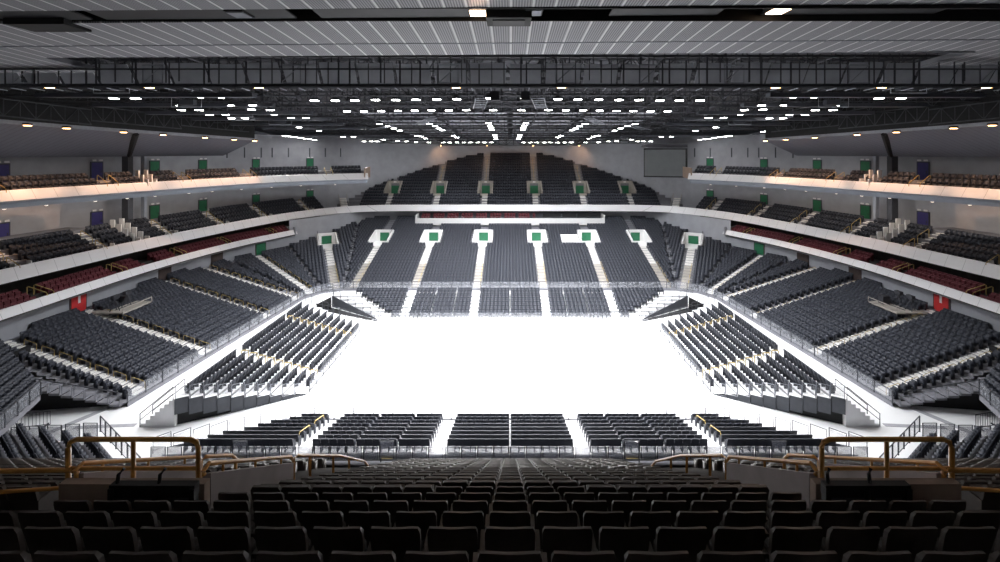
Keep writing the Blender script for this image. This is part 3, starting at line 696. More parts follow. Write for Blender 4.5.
# near corners
for sg, nm in ((-1, 'left'), (1, 'right')):
    for j in range(8):
        x = sg*(28.6+1.12*j)
        o = thing('barrier_panel', f'{ORD[j+1]} framed glass panel outward along the near {nm} corner barrier', 'barrier', (x+sg*.5, 31.2-.12*j, 0), 0, 'panels of the near corner barriers')
        fo = MB().tube([(-.48, 0, 0), (-.48, 0, 1.2), (.48, 0, 1.2), (.48, 0, 0)], .04, 5).build('frame', M['steel'], o); MB().box((0, 0, .62), (.9, .02, 1.0)).build('pane', M['pglass'], fo)
    barrier('glass_barrier', f'short grey railing turning the near {nm} corner towards the camera', (sg*28.4, 31.2), (sg*22.2, 27.0), .6, 1.1, 1.1, 'near corner railings')
    mb = MB(); p0 = np.array((28.4, 31.2)); p1 = np.array((22.2, 27.0)); L_ = np.linalg.norm(p1-p0); dd = (p1-p0)/L_; nn2 = np.array((-dd[1], dd[0])); nn2 = nn2 if nn2[1] < 0 else -nn2
    for r in range(9):
        off = .75+.85*r; tmin = max(-9, (.9-.828*off)/.561); z = .42+.22*r; mid = (tmin+L_-.2)/2; c0 = p0+nn2*off+dd*mid; ln = L_-.2-tmin
        a_ = math.atan2(dd[1], -dd[0]) if sg < 0 else math.atan2(dd[1], dd[0])
        mb.box((sg*c0[0], c0[1], z/2), (ln, .85, z), a_)
        k = int(ln/.5); ra = math.atan2(-nn2[0]*sg*-1, -nn2[1]) if False else math.atan2(nn2[0]*sg, -nn2[1])
        for i in range(k):
            if i == k//2: continue
            q = p0+nn2*off+dd*(tmin+.25+.5*i); SEATS.append((sg*q[0], q[1], z, ra))
    struct(mb.build('corner_terrace', M['concrete']), f'grey steps of the near {nm} corner')
    # raised block beyond the service tunnel
    mb = MB(); rw = []
    for r in range(11):
        for (m0, m1) in (((33.9, 32.4), (31.7, 27.6)),):
            pass
        dx = np.array((-.90, .43)); p = np.array((33.9, 32.5)); q = np.array((31.6, 27.4)); nrm = np.array((.91, .41))
        a_, b_ = p+nrm*(.82*r), q+nrm*(.82*r); c_, d_ = p+nrm*(.82*(r+1)), q+nrm*(.82*(r+1)); z = 2.5+.28*r
        mb.slab([(sg*a_[0], a_[1], z-.4), (sg*b_[0], b_[1], z-.4), (sg*d_[0], d_[1], z-.4), (sg*c_[0], c_[1], z-.4)], [(sg*a_[0], a_[1], z), (sg*b_[0], b_[1], z), (sg*d_[0], d_[1], z), (sg*c_[0], c_[1], z)])
        for i in range(11):
            t = (i+.5)/11; x_, y_ = a_*(1-t)+b_*t+nrm*.4
            SEATS.append((sg*x_, y_, z, face(sg*nrm[0], nrm[1])))
    struct(mb.build('corner_block', M['concrete']), f'raised corner block over the {nm} tunnel')
    barrier('glass_barrier', f'grey railing on the raised block at the {nm} edge of the view', (sg*33.8, 32.4), (sg*31.5, 27.3), 2.5, 1.0, 1.3, 'raised block railings')
    # tunnel: black sheets painting the dark under the stand's end
    struct(MB().box((sg*40.5, 33.4, 1.5), (.3, 9, 4.4)).build('wall_tunnel_shade', M['black']))
    mb = MB(); mb.slab([(sg*30.6, 35.6, 0), (sg*44, 33.9, 0), (sg*44, 34.1, 0), (sg*30.6, 35.8, 0)], [(sg*30.6, 35.6, .2), (sg*44, 33.9, 4.0), (sg*44, 34.1, 4.0), (sg*30.6, 35.8, .2)]); struct(mb.build('wall_tunnel_shade', M['black']))
    # end flight of the side stand, stepped pale nosing with grey railing
    o = thing('end_parapet', f'stepped grey parapet closing the near end of the {nm} stand', 'parapet', (0, 0, 0))
    for r in range(14):
        a_, d_, n_, L_, _ = SEGS[0]; p = a_+n_*(D0+DR*r); x_, y_ = abs(p[0]), p[1]-.15-.12*r
        MB().box((sg*x_, y_, Z0+ZR*r-.02), (.84, .5+.12*r, .17)).build('nosing', M['concrete'], o)
        MB().tube([(sg*(x_-.38), y_-.2-.06*r, Z0+ZR*r+.05), (sg*(x_-.38), y_-.2-.06*r, Z0+ZR*r+.75), (sg*(x_+.38), y_-.2-.06*r, Z0+ZR*r+.75), (sg*(x_+.38), y_-.2-.06*r, Z0+ZR*r+.05)], .025, 5).build('grille', M['lsteel'], o)
    MB().tube([(sg*30.4, 34.9, 1.35), (sg*42.5, 32.6, 4.9)], .04, 5).build('top_rail', M['steel'], o)
    # grey cable covers on the concourse and a crowd barrier near the tunnel
    o = MB().box((sg*32.4, 33.0, .012), (.5, 5.6, .024), sg*.42).build('cable_cover', M['tapes']); tag(o, f'wide grey strip across the {nm} concourse floor by the tunnel', 'floor strip')
    o = MB().box((sg*29.5, 32.8, .012), (4.2, .35, .024), sg*-.08).build('cable_cover', M['tapes']); tag(o, f'thin grey strip on the {nm} concourse floor beside the corner barrier', 'floor strip')
    o = thing('crowd_barrier', f'folded crowd barrier in the mouth of the {nm} tunnel', 'barrier', (sg*34.6, 32.6, 0), .2)
    MB().tube([(-1.1, 0, .15), (-1.1, 0, 1.1), (1.1, 0, 1.1), (1.1, 0, .15)], .03, 5, True).build('frame', M['dsteel'], o)
    for i in range(9): MB().tube([(-.9+.225*i, 0, .15), (-.9+.225*i, 0, 1.1)], .015, 4).build('bar', M['dsteel'], o)
    for s in (-.8, .8): MB().box((s, 0, .08), (.06, .6, .1)).build('foot', M['dsteel'], o)

# ------------------------------------------------------------------ foreground deck
FD, FDR, FH, FHR, FN = 2.98, .865, 2.65, .555, 19
def ftz(k): return EYE-(FH+FHR*k)-.905
VX0, VX1, VY0, VY1 = 4.38, 6.22, 6.25, 9.0
mb = MB()
for k in range(-3, FN):
    y0, y1, z = FD+FDR*k-.05, FD+FDR*(k+1)-.05, ftz(k)
    spans = [(-24, 24)]
    if y1 > VY0+.3 and y0 < VY1: spans = [(-24, -VX1), (-VX0, VX0), (VX1, 24)]
    for a, b in spans:
        mb.box(((a+b)/2, (y0+y1)/2, z-.35), (b-a, y1-y0, .7))
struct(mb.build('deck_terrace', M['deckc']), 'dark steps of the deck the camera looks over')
# parapet in front of the deck
yp = FD+FDR*FN+.1; zp = ftz(FN-1)
zp = 5.85
o = thing('deck_parapet', 'low grey parapet with black rail closing the dark deck', 'parapet', (0, yp, zp))
MB().box((0, 0, .1), (46, .2, 1.1)).build('wall', M['dpanel'], o); MB().box((0, 0, .68), (46, .32, .06)).build('coping', M['concrete'], o); MB().tube([(-23, 0, .80), (23, 0, .80)], .03, 6).build('rail', M['black'], o)
for i in range(33): MB().box((-22.4+1.4*i, 0, .77), (.04, .04, .2)).build('post', M['black'], o)

# detailed folding seat, with parts
def grid_back():
    mb = MB(); nx, nz = 8, 7
    def pt(i, j, side):
        u = -1+2*i/nx; w = j/nz; z = .40+.465*w
        hw = .190+.028*min(1, w*1.6)
        x = u*hw
        if w > .86:  # rounded shoulders
            q = (w-.86)/.14; x = u*(hw-.016*q*q)
        drop = .012*abs(u)**4 if w > .9 else 0
        y = -.16-(z-.40)*.20+.022*(1-u*u)*-1 + side*.042*(1 if w < .97 else .55)
        return (x, y, z-drop)
    n0 = 0
    for side in (0, 1):
        for j in range(nz+1):
            for i in range(nx+1): mb.v.append(pt(i, j, side))
    S = (nx+1)*(nz+1); id_ = lambda i, j, s: s*S+j*(nx+1)+i
    for j in range(nz):
        for i in range(nx):
            mb.f.append((id_(i, j, 0), id_(i+1, j, 0), id_(i+1, j+1, 0), id_(i, j+1, 0)))
            mb.f.append((id_(i, j+1, 1), id_(i+1, j+1, 1), id_(i+1, j, 1), id_(i, j, 1)))
    for i in range(nx):
        mb.f.append((id_(i, nz, 0), id_(i+1, nz, 0), id_(i+1, nz, 1), id_(i, nz, 1))); mb.f.append((id_(i+1, 0, 0), id_(i, 0, 0), id_(i, 0, 1), id_(i+1, 0, 1)))
    for j in range(nz):
        mb.f.append((id_(0, j, 0), id_(0, j+1, 0), id_(0, j+1, 1), id_(0, j, 1))); mb.f.append((id_(nx, j+1, 0), id_(nx, j, 0), id_(nx, j, 1), id_(nx, j+1, 1)))
    return mb
ME = {}
ME['backrest'] = grid_back().mesh('backrest', M['fg'])
mb = MB(); pr = [(-.2, .30), (.2, .30), (.205, .60), (.18, .64), (-.18, .64), (-.205, .60)]
mb.slab([(x, -.13-(z-.36)*.14, z) for x, z in pr], [(x, -.05-(z-.36)*.14, z) for x, z in pr]); ME['seat_pan'] = mb.mesh('seat_pan', M['fgpad'])
mb = MB(); mb.box((0, -.12, .27), (.03, .07, .54)); mb.box((0, -.05, .03), (.06, .30, .06)); mb.box((0, -.06, .555), (.045, .26, .04)); ME['standard'] = mb.mesh('standard', M['fgmetal'])
mb = MB(); ring = [(.055*math.cos(a), -.235+.055*math.sin(a), .52) for a in np.linspace(0, 2*math.pi, 13)[:-1]]; mb.tube(ring, .008, 5, True); mb.tube([(0, -.29, .52), (0, -.275, .44), (0, -.19, .44)], .007, 5); ME['cup_holder'] = mb.mesh('cup_holder', M['fgmetal'])
SINGLE = seat_low().mesh('folding_chair', M['fg'])
cand = []
for k in range(FN):
    y = FD+FDR*k+.30; z = ftz(k); lim = (1.16*y+.6)
    for i in range(-46, 47):
        x = i*.5
        if abs(x) > lim or abs(x) > 23: continue
        D = FD+FDR*k
        if abs(x) > VX0-.15 and D > 5.9:
            if abs(x) < 7.55: continue           # opening and gangway beside it
        if k == 3 and 5.7 < abs(x) < 7.3: continue
        cand.append((D, k, i, x, y, z))
cand.sort(key=lambda q: (q[1], abs(q[2])))
proto = None; rest = []
def fg_label(k, i, x):
    row = 'bottom row' if k == 0 else f'{ORD[k+1]} row up'
    sd = 'left' if x < 0 else 'right'
    if k >= 4 and abs(x) > 7:
        return f"black folding seat, {ORD[abs(i)-14]} outward from the {sd} gangway, {row} of deck"
    if i == 0: return f"black folding seat on the centre line, {row} of the dark deck"
    return f"black folding seat, {ORD[min(abs(i), 20)]} {sd} of the centre line, {row} of deck"
for n, (D, k, i, x, y, z) in enumerate(cand):
    if n >= 300: rest.append((x, y, z, 0.0)); continue
    inframe = abs(x)/D*F < 520
    lab = fg_label(k, i, x)
    if n < 110:
        o = thing('folding_chair', lab, 'seat', (x, y, z), 0, 'black folding seats of the dark deck')
        if proto is None:
            proto = [link('backrest', ME['backrest'], o), link('seat_pan', ME['seat_pan'], o), link('armrest_standard', ME['standard'], o, (-.25, 0, 0)), link('armrest_standard', ME['standard'], o, (.25, 0, 0)), link('cup_holder', ME['cup_holder'], o, (.12, 0, 0))]
        else:
            for ch in proto:
                if ch.name.startswith('cup') and (i+k) % 2: continue
                c = ch.copy(); COL.objects.link(c); c.parent = o
    else:
        o = link('folding_chair', SINGLE, None, (x, y, z)); tag(o, lab, 'seat', 'black folding seats of the dark deck')
o = seat_mass('deck_seating', rest, M['fg']); tag(o, 'remaining small black seats lower down the dark deck', 'seats', None, 'stuff')

# vomitories, gangways and ochre rails of the deck
def rake(y): return EYE-(FH+FHR*((y-FD)/FDR))-.865      # tread height at depth y
for sg, nm in ((-1, 'left'), (1, 'right')):
    o = thing('vomitory', f'grey-walled stair opening in the dark deck, {nm} of centre', 'entrance', (0, 0, 0))
    for x, w in ((VX0, 'inner'), (VX1, 'outer')):
        top0, top1 = EYE-4.64, EYE-6.20
        mb = MB(); mb.slab([(sg*(x-.06), 6.5, 9), (sg*(x+.06), 6.5, 9), (sg*(x+.06), 8.98, 9), (sg*(x-.06), 8.98, 9)], [(sg*(x-.06), 6.5, top0), (sg*(x+.06), 6.5, top0), (sg*(x+.06), 8.98, top1), (sg*(x-.06), 8.98, top1)])
        mb.build('side_wall', M['vomwall'], o)
        mb = MB(); mb.tube([(sg*x, 6.45, top0+.02), (sg*x, 6.42, top0+.08), (sg*x, 6.55, top0+.11), (sg*x, 9.0, top1+.11), (sg*x, 9.05, top1+.02)], .03, 8)
        for t in (.15, .5, .85): mb.tube([(sg*x, 6.5+2.48*t, top0+(top1-top0)*t), (sg*x, 6.5+2.48*t, top0+(top1-top0)*t+.11)], .02, 6)
        mb.build('wall_handrail', M['ochre'], o)
    MB().box((sg*(VX0+VX1)/2, 6.36, 13.5), (VX1-VX0+.2, .12, 3.7)).build('head_wall', M['tan'], o)
    mb = MB()
    for k in range(8): mb.box((sg*(VX0+VX1)/2, 8.8-.3*k, 12.2-.17*k), (VX1-VX0-.14, .3, .3))
    mb.build('inner_stair', M['deckc'], o)
    # tall guard rail over the head wall
    g = thing('guard_rail', f'tall ochre guard rail above the {nm} stair opening', 'handrail', (0, 0, 0))
    zt = EYE-4.15; zb = EYE-4.80; x0, x1 = 4.50, 6.38
    pts = [(sg*x0, 6.5, zb), (sg*x0, 6.5, zt-.12), (sg*(x0+.03), 6.5, zt-.04), (sg*(x0+.12), 6.5, zt), (sg*(x1-.12), 6.5, zt), (sg*(x1-.03), 6.5, zt-.04), (sg*x1, 6.5, zt-.12), (sg*x1, 6.5, zb)]
    MB().tube(pts, .034, 8).build('frame', M['ochre'], g); MB().tube([(sg*x0, 6.5, zt-.42), (sg*x1, 6.5, zt-.42)], .028, 8).build('mid_rail', M['ochre'], g); MB().tube([(sg*(x0+x1)/2, 6.5, zb), (sg*(x0+x1)/2, 6.5, zt)], .03, 8).build('middle_post', M['ochre'], g)
    # black two-bay board in front of the head wall
    b = thing('partition_board', f'black two-bay board standing before the {nm} stair opening', 'board', (sg*4.78, 6.05, EYE-5.15))
    MB().box((0, 0, .62), (1.14, .10, .16)).build('top_bar', M['black'], b); MB().box((0, .03, .28), (1.1, .04, .56)).build('board', M['dpanel'], b)
    for x in (-.54, .05, .54): up = MB().box((x, -.02, .3), (.07, .09, .72)).build('upright', M['black'], b)
    for x in (-.5, .06): MB().tube([(x, 0, .65), (x, .02, .80), (x+.05, .05, .86)], .025, 6).build('hook', M['black'], b)
    # low rail across the gangway, outward of the opening
    g = thing('gangway_rail', f'ochre two-bar rail across the dark gangway at the {nm} edge', 'handrail', (0, 0, 0))
    MB().tube([(sg*6.26, 6.5, EYE-5.0), (sg*6.26, 6.5, EYE-4.62), (sg*6.32, 6.48, EYE-4.58), (sg*9.6, 6.3, EYE-4.50)], .032, 8).build('top_bar', M['ochre'], g)
    MB().tube([(sg*6.26, 6.5, EYE-4.84), (sg*9.6, 6.3, EYE-4.92)], .026, 8).build('lower_bar', M['ochre'], g)
    # downhill gangway rails
    g = thing('gangway_rail', f'curved ochre rail going down beyond the {nm} stair opening', 'handrail', (0, 0, 0)); x = sg*4.4
    P = lambda y, h: (x, y, rake(y)+h)
    MB().tube([P(9.15, .05), P(9.15, 1.25), P(9.35, 1.30), P(11.6, 1.22), P(13.6, .98), P(14.1, .75), P(14.1, .1)], .032, 8).build('frame', M['ochre'], g)
    for y, h in ((9.9, 1.28), (11.2, 1.22), (12.3, 1.12)): MB().tube([P(y, 0), P(y, h)], .03, 6).build('post', M['ochre'], g)
    MB().tube([P(9.2, .7), P(11.0, .7)], .03, 6).build('mid_rail', M['ochre'], g)
    g = thing('gangway_rail', f'short ochre loop beside the outer wall of the {nm} stair opening', 'handrail', (0, 0, 0)); x = sg*6.25
    MB().tube([P(9.1, .2), P(9.1, 1.2), P(9.25, 1.28), P(10.1, 1.28), P(10.25, 1.2), P(10.25, .1)], .035, 8).build('frame', M['ochre'], g)
    # dark stairs of the gangway
    o = thing('aisle_stair', f'dark deck gangway beyond the {nm} stair opening', 'stair', (0, 0, 0)); mb = MB()
    for k in range(8, FN):
        for h in (0, 1): mb.box((sg*5.3, FD+FDR*k+.15+.43*h, ftz(k)+.0-.27*h+.12), (1.3, .4, .2))
    mb.build('steps', M['vomwall'], o)

# ------------------------------------------------------------------ ceiling
def CZ(y, x=0.0): return 26.9-.056*y
def SZ(y, x): return CZ(y)+.007*x
def slabz(mb, x0, x1, y0, y1, th, dz=0.0):
    f = lambda x, y: SZ(y, x)+dz
    mb.slab([(x0, y0, f(x0, y0)), (x1, y0, f(x1, y0)), (x1, y1, f(x1, y1)), (x0, y1, f(x0, y1))], [(x0, y0, f(x0, y0)+th), (x1, y0, f(x1, y0)+th), (x1, y1, f(x1, y1)+th), (x0, y1, f(x0, y1)+th)])
mb = MB(); slabz(mb, -56, 56, -6, 18.3, .3); slabz(mb, -56, 56, 19.75, 25.3, .3)
slabz(mb, -56, -26.2, 25.3, 29.8, .3); slabz(mb, 26.2, 56, 25.3, 29.8, .3)
struct(mb.build('ceiling_slats', M['soffitslat']), 'grey slatted ceiling with pale ribs over the deck')
mb = MB(); slabz(mb, -56, 56, 23.08, 23.20, .05, -.03); struct(mb.build('trim_6', M['lsteel']))
mb = MB(); slabz(mb, -56, 56, 18.2, 19.9, .1, .55); struct(mb.build('ceiling_slot', M['black']))
mb = MB(); 
for y in (18.3, 19.75): mb.box((0, y, CZ(y)+.3), (112, .06, .7))
struct(mb.build('trim_7', M['black']))
mb = MB(); mb.box((0, 25.36, CZ(25.3)+.35), (52.4, .1, .5)); struct(mb.build('trim_8', M['lsteel']))
# metal inserts of the slot, lamps, projector
segs = [(-17.6, -9.3), (-8.2, -1.6), (4.3, 9.0), (10.9, 18.5), (-22, -18.2)]
for j, (a, b) in enumerate(segs):
    mb = MB(); slabz(mb, a, b, 18.42, 19.65, .08, .10); tag(mb.build('slot_cover', M['slotm']), f"grey metal cover in the dark ceiling slot, {['second', 'third', 'fourth', 'rightmost', 'leftmost'][j]} from the left", 'ceiling cover', 'covers in the ceiling slot')
o = thing('projector', 'dark grey projector box hanging in the ceiling slot near the middle', 'projector', (-.05, 19.25, CZ(19.2)-.12))
MB().box((0, 0, .1), (1.9, 1.3, .5)).build('casing', M['black'], o).name; MB().box((0, .0, -.17), (1.35, .75, .06)).build('grille', M['slotm'], o)
def slot_lamp(x, lit, label):
    o = thing('slot_lamp', label, 'lamp', (x, 18.95, SZ(19, x)+.02)); hs = MB().box((0, 0, .16), (.78, .9, .3)).build('housing', M['black'], o)
    MB().box((0, 0, -.01), (.66, .72, .04)).build('lens', M['warmbig'] if lit else M['lsteel'], hs)
slot_lamp(-1.35, True, 'lit warm square lamp left of the projector in the ceiling slot'); slot_lamp(11.3, True, 'lit warm square lamp at the right of the ceiling slot')
slot_lamp(.98, False, 'unlit square lamp just right of the projector'); slot_lamp(-11.4, False, 'unlit square lamp in the left part of the ceiling slot')
mb = MB(); mb.box((-20.5, 20.0, CZ(20)-.1), (2.6, 1.3, .35)); tag(mb.build('ceiling_hatch', M['black']), 'black open hatch at the left end of the ceiling slot', 'hatch')

# dark roof deck over the hall and its side edges
mb = MB(); mb.slab([(-56, 26, CZ(26)+4), (56, 26, CZ(26)+4), (56, 108, CZ(108)+3.2), (-56, 108, CZ(108)+3.2)], [(-56, 26, CZ(26)+4.3), (56, 26, CZ(26)+4.3), (56, 108, CZ(108)+3.5), (-56, 108, CZ(108)+3.5)])
struct(mb.build('ceiling', M['dsteel']), 'dark roof above the trusses')
# slanted metal ceilings of the two sides
SI = {-1: catmull([(-45.5, 18), (-45, 39.7), (-39.6, 57), (-36.6, 64.5)]), 1: None}; SI[1] = mirror(SI[-1])
for sg, nm in ((-1, 'left'), (1, 'right')):
    P = SI[sg]; mb, e1, e2 = MB(), MB(), MB(); N = normals(P)
    for i in range(len(P)-1):
        row = []
        for j in (i, i+1):
            y = P[j][1]; zt = 22.55-.030*(y-39.7)*1.25 if y > 39.7 else 22.55; n = N[j]/np.linalg.norm(N[j]); wdt = 6.6
            row.append(((P[j][0], y, zt), (P[j][0]+n[0]*wdt, y+n[1]*wdt, zt+(19.45-zt)*wdt/6.6)))
        mb.quad(row[0][0], row[1][0], row[1][1], row[0][1])
        a, b = row[0][0], row[1][0]
        e1.quad(a, b, (b[0], b[1], b[2]+.35), (a[0], a[1], a[2]+.35))
        e2.quad((a[0], a[1], a[2]+.35), (b[0], b[1], b[2]+.35), (b[0], b[1], 28.5), (a[0], a[1], 28.5))
    struct(mb.build(f'ceiling_{nm}', M['sideslat']), f'slanted grey metal ceiling over the {nm} balconies')
    struct(e1.build(f'trim_{9 if sg < 0 else 10}', M['lsteel'])); struct(e2.build(f'trim_{11 if sg < 0 else 12}', M['black']))
    p, n = at_D(P, 50.5)
    mb = MB(); mb.tube([(p[0], p[1], 22.0), (sg*47.4, 55.9, 19.4)], .3, 4); struct(mb.build('beam', M['black']))

# trusses: each one with chords and lattice
def truss(name, label, a, b, depth, m='dsteel', bay=1.6, r=.07, group='roof trusses'):
    a, b = np.array(a, float), np.array(b, float); L = np.linalg.norm(b-a); k = max(2, int(L/bay)); up = np.array((0, 0, depth))
    o = thing(name, label, 'truss', tuple(a), 0, group); rel = lambda p: tuple(p-a)
    MB().tube([rel(a), rel(b)], r, 4).build('bottom_chord', M[m], o); MB().tube([rel(a+up), rel(b+up)], r, 4).build('top_chord', M[m], o)
    w = MB()
    for i in range(k):
        p, q = a+(b-a)*i/k, a+(b-a)*(i+1)/k
        w.tube([rel(p), rel(p+up)], r*.6, 4); w.tube([rel(p), rel(q+up)] if i % 2 else [rel(p+up), rel(q)], r*.55, 4)
    w.build('lattice', M[m], o)
    return o
ydepth = [30.5, 33, 36, 39.4, 42.5, 45.6, 49.5, 54, 59, 64.5, 70, 76, 82, 88, 94, 100]
for j, y in enumerate(ydepth):
    hw = 46 if y < 50 else 42 if y < 62 else 38 if y < 72 else 33 if y < 80 else 28
    truss('roof_truss', f'{ORD[j+1]} dark lattice girder across the hall, counting from the camera', (-hw, y, CZ(y)+.25), (hw, y, CZ(y)+.25), 1.5 if j % 2 else 2.2)
for j, x in enumerate((-40, -33, -27, -21, -15, -9, -3.2, 3.2, 9, 15, 21, 27, 33, 40)):
    ye = 104 if abs(x) < 22 else 84 if abs(x) < 34 else 64
    truss('roof_truss', f'{ORD[j+1]} dark lattice girder from the left running away from the camera', (x, 29, CZ(29)+.9), (x, ye, CZ(ye)+.9), 1.6, bay=2.2, r=.06)
for sg, nm in ((-1, 'left'), (1, 'right')):
    for j, (ya, yb) in enumerate(((30, 38), (38, 46), (46, 54), (54, 63))):
        p, _ = at_D(SI[sg], ya); q, _ = at_D(SI[sg], yb)
        truss('edge_girder', f'{ORD[j+1]} dark girder from the camera along the {nm} roof edge', (p[0]-sg*1.0, p[1], 23.2), (q[0]-sg*1.0, q[1], 22.8), 1.5, bay=1.0, group='girders of the roof edges')
    side = np.array([p for p in W if (p[0] < 0) == (sg < 0)])
    for D in (72, 74.5, 77, 79.5, 82, 84.5, 87, 89):
        p, n = at_D(side, D); struct(MB().box((p[0]-n[0]*.02*0, p[1], 19.9), (.16, .16, 1.7)).build('trim_13', M['dpanel']))
# catwalk just past the slatted ceiling
o = thing('catwalk', 'dark catwalk hung across the hall beyond the slatted ceiling', 'catwalk', (0, 28.0, 0))
zb = 24.15
MB().box((0, 0, zb), (90, .7, .10)).build('walkway', M['dsteel'], o)
MB().tube([(-45, -.3, zb+.95), (45, -.3, zb+.95)], .05, 5).build('handrail', M['dsteel'], o); MB().tube([(-45, -.3, zb+1.75), (45, -.3, zb+1.75)], .07, 5).build('upper_pipe', M['dsteel'], o)
MB().tube([(-45, -.35, zb-.12), (45, -.35, zb-.12)], .09, 5).build('lower_pipe', M['dsteel'], o)
random.seed(3)
for i in range(95):
    x = -35+.74*i+random.uniform(-.25, .25); MB().box((x, random.choice((-.3, .3)), zb+random.uniform(.7, .95)), (random.choice((.05, .05, .09)), .06, random.uniform(1.3, 1.9))).build('hanger', M['dsteel'], o)
for i in range(30): x = -35+2.4*i; MB().box((x, .9, zb+.85), (random.uniform(2.0, 2.36), .05, random.uniform(1.3, 1.6)), 0, .55).build('backing_panel', M['gpanel'], o)
mb = MB()
for i in range(61): x = -36+1.2*i; mb.tube([(x, .1, zb-.14), (x+(.02 if x < 0 else -.02)*abs(x)*.2, .9, zb-.2)], .035, 4)
mb.build('outriggers', M['lsteel'], o)
for j, x in enumerate((-30, -22, -13.5, -3.8, 3.4, 8.6, 13.8, 21.5, 29.5)):
    c = thing('cable_cradle', f'{ORD[j+1]} pale bracket frame from the left on the catwalk', 'bracket', (x, 27.7, zb+.1), 0, 'bracket frames of the catwalk')
    MB().tube([(-.6, 0, 0), (-.6, 0, 1.1), (.6, 0, 1.1), (.6, 0, 0)], .04, 4, True).build('frame', M['lsteel'], c); MB().tube([(-.6, 0, 0), (.6, 0, 1.1)], .03, 4).build('brace', M['lsteel'], c)
# grey louvred ceiling strips in the middle of the hall, each strip its own
for j in range(11):
    y = 57+4.1*j
    mb = MB()
    for (x0, x1) in ((-19, -10), (-9.4, -.4), (.4, 9.4), (10, 19)): mb.box(((x0+x1)/2, y, CZ(y)+1.25), (x1-x0, 2.3, .08))
    tag(mb.build('ceiling_baffle', M['gpanel']), f'{ORD[j+1]} grey baffle strip from the camera across the middle of the roof', 'baffle', 'roof baffle strips')
# angled light ladders (pairs of pale rails) beside the middle
for j, (x, y) in enumerate(((-2.4, 39), (2.4, 39), (-9, 52), (9, 52), (-16, 60), (16, 60))):
    c = thing('lighting_ladder', f"pale lighting ladder in the roof, {'left' if x < 0 else 'right'} one of the {['first', 'second', 'third'][j//2]} pair", 'ladder', (x, y, CZ(y)-.05), math.atan2(-x*.05, 1))
    for s in (-.55, .55): MB().tube([(s, 0, 0), (s, 6, -.33)], .05, 4).build('rail', M['lsteel'], c)
    mb = MB()
    for i in range(6): mb.tube([(-.55, i*1.1+.2, 0-.055*i), (.55, i*1.1+.2, -.055*i)], .03, 4)
    mb.build('rungs', M['lsteel'], c)
# ducts and hung cable trays on both sides
random.seed(11)
for sg, nm in ((-1, 'left'), (1, 'right')):
    for j in range(7):
        y = 33+5.2*j; x0, x1 = sg*(20+random.uniform(0, 3)), sg*(40-max(0, y-45)*.25)
        mb = MB(); mb.box(((x0+x1)/2, y, CZ(y)+.05), (abs(x1-x0), .7, .35)); tag(mb.build('cable_tray', M['dpanel']), f'{ORD[j+1]} dark cable tray from the camera under the {nm} roof', 'cable tray', 'roof cable trays')
    for j in range(4):
        y = 35+7*j; x = sg*(31-.8*j)
        c = thing('winch_frame', f'{ORD[j+1]} grey winch frame from the camera under the {nm} roof', 'winch', (x, y, CZ(y)-.35)); 
        MB().tube([(-1.4, 0, 0), (-1.4, 0, .9), (1.4, 0, .9), (1.4, 0, 0)], .05, 4, True).build('frame', M['gpanel'], c); MB().box((0, .2, .45), (1.3, .5, .5)).build('drum', M['dpanel'], c)
# round speakers hanging either side of the axis
for sg, nm in ((-1, 'left'), (1, 'right')):
    c = thing('hanging_speaker', f'dark box speaker hung just {nm} of the axis behind the first lamps', 'speaker', (sg*1.2, 35.5, CZ(35.5)-.5))
    MB().box((0, 0, 0), (.7, .6, .7)).build('cabinet', M['dsteel'], c); MB().tube([(0, 0, .3), (0, 0, 1.6)], .04, 4).build('hanger', M['dsteel'], c)

# ------------------------------------------------------------------ lamps
raw = [(440, 375), (523, 375), (607, 405), (690, 404), (700, 420), (767, 371), (848, 371), (768, 420), (808, 438), (870, 438), (893, 452), (895, 403), (976, 402), (970, 418), (945, 452), (733, 471), (798, 482), (828, 486), (866, 491), (893, 494), (925, 498), (948, 501)]
L1 = [(x/3.846, y/3.846) for x, y in raw]
raw2 = [(250, 383), (330, 383), (405, 383), (485, 381), (562, 381), (640, 380), (720, 379), (797, 378), (925, 375), (375, 425), (440, 425), (507, 424), (571, 423), (636, 422), (700, 421), (767, 421), (833, 420), (937, 420), (80, 420), (92, 437), (155, 435), (160, 450), (217, 450), (88, 479), (142, 479), (190, 487), (187, 495), (237, 495), (268, 500), (8, 503), (135, 520), (155, 522), (175, 525), (195, 527), (215, 530), (232, 533), (250, 535), (500, 474), (530, 482), (555, 491), (578, 499), (693, 473), (713, 482), (728, 491), (742, 498), (920, 470), (925, 480), (930, 488), (932, 496), (943, 516), (945, 524), (948, 532), (643, 519), (660, 522), (677, 530), (785, 519), (797, 526), (440, 541), (468, 541), (490, 541), (515, 534), (570, 540), (603, 541), (640, 544), (690, 545), (745, 545), (770, 545), (798, 545), (825, 545), (850, 545), (878, 545), (903, 545), (930, 545), (400, 523), (360, 523)]
L1 += [(250+x/3.846, y/3.846) for x, y in raw2]
lampxy = []
for (u, v) in L1:     # lamps hang on the sloping lighting grid; the hall is symmetric about its axis
    y = 3105/(177.2-v-.6); x = (u-510.5)*y/F
    lampxy += [(x, y), (-x-.012*y, y)]
lampxy.sort(key=lambda q: q[1])
rowsl, cur = [], []
for q in lampxy:
    if cur and q[1]-cur[0][1] > max(1.2, .03*q[1]): rowsl.append(cur); cur = []
    cur.append(q)
rowsl.append(cur)
mbh = MB(); mbh.disc((0, 0, .03), .37, .25, 14, .62); mbh.tube([(0, 0, .2), (0, 0, 2.5)], .03, 5); HOUS = mbh.mesh('housing', M['dsteel'])
LENS = MB().disc((0, 0, 0), .36, .03, 14).mesh('lens', M['lens'])
YOKE = MB().tube([(-.32, 0, .1), (-.32, 0, .42), (.32, 0, .42), (.32, 0, .1)], .025, 4).mesh('yoke', M['dsteel'])
FLOOD = []
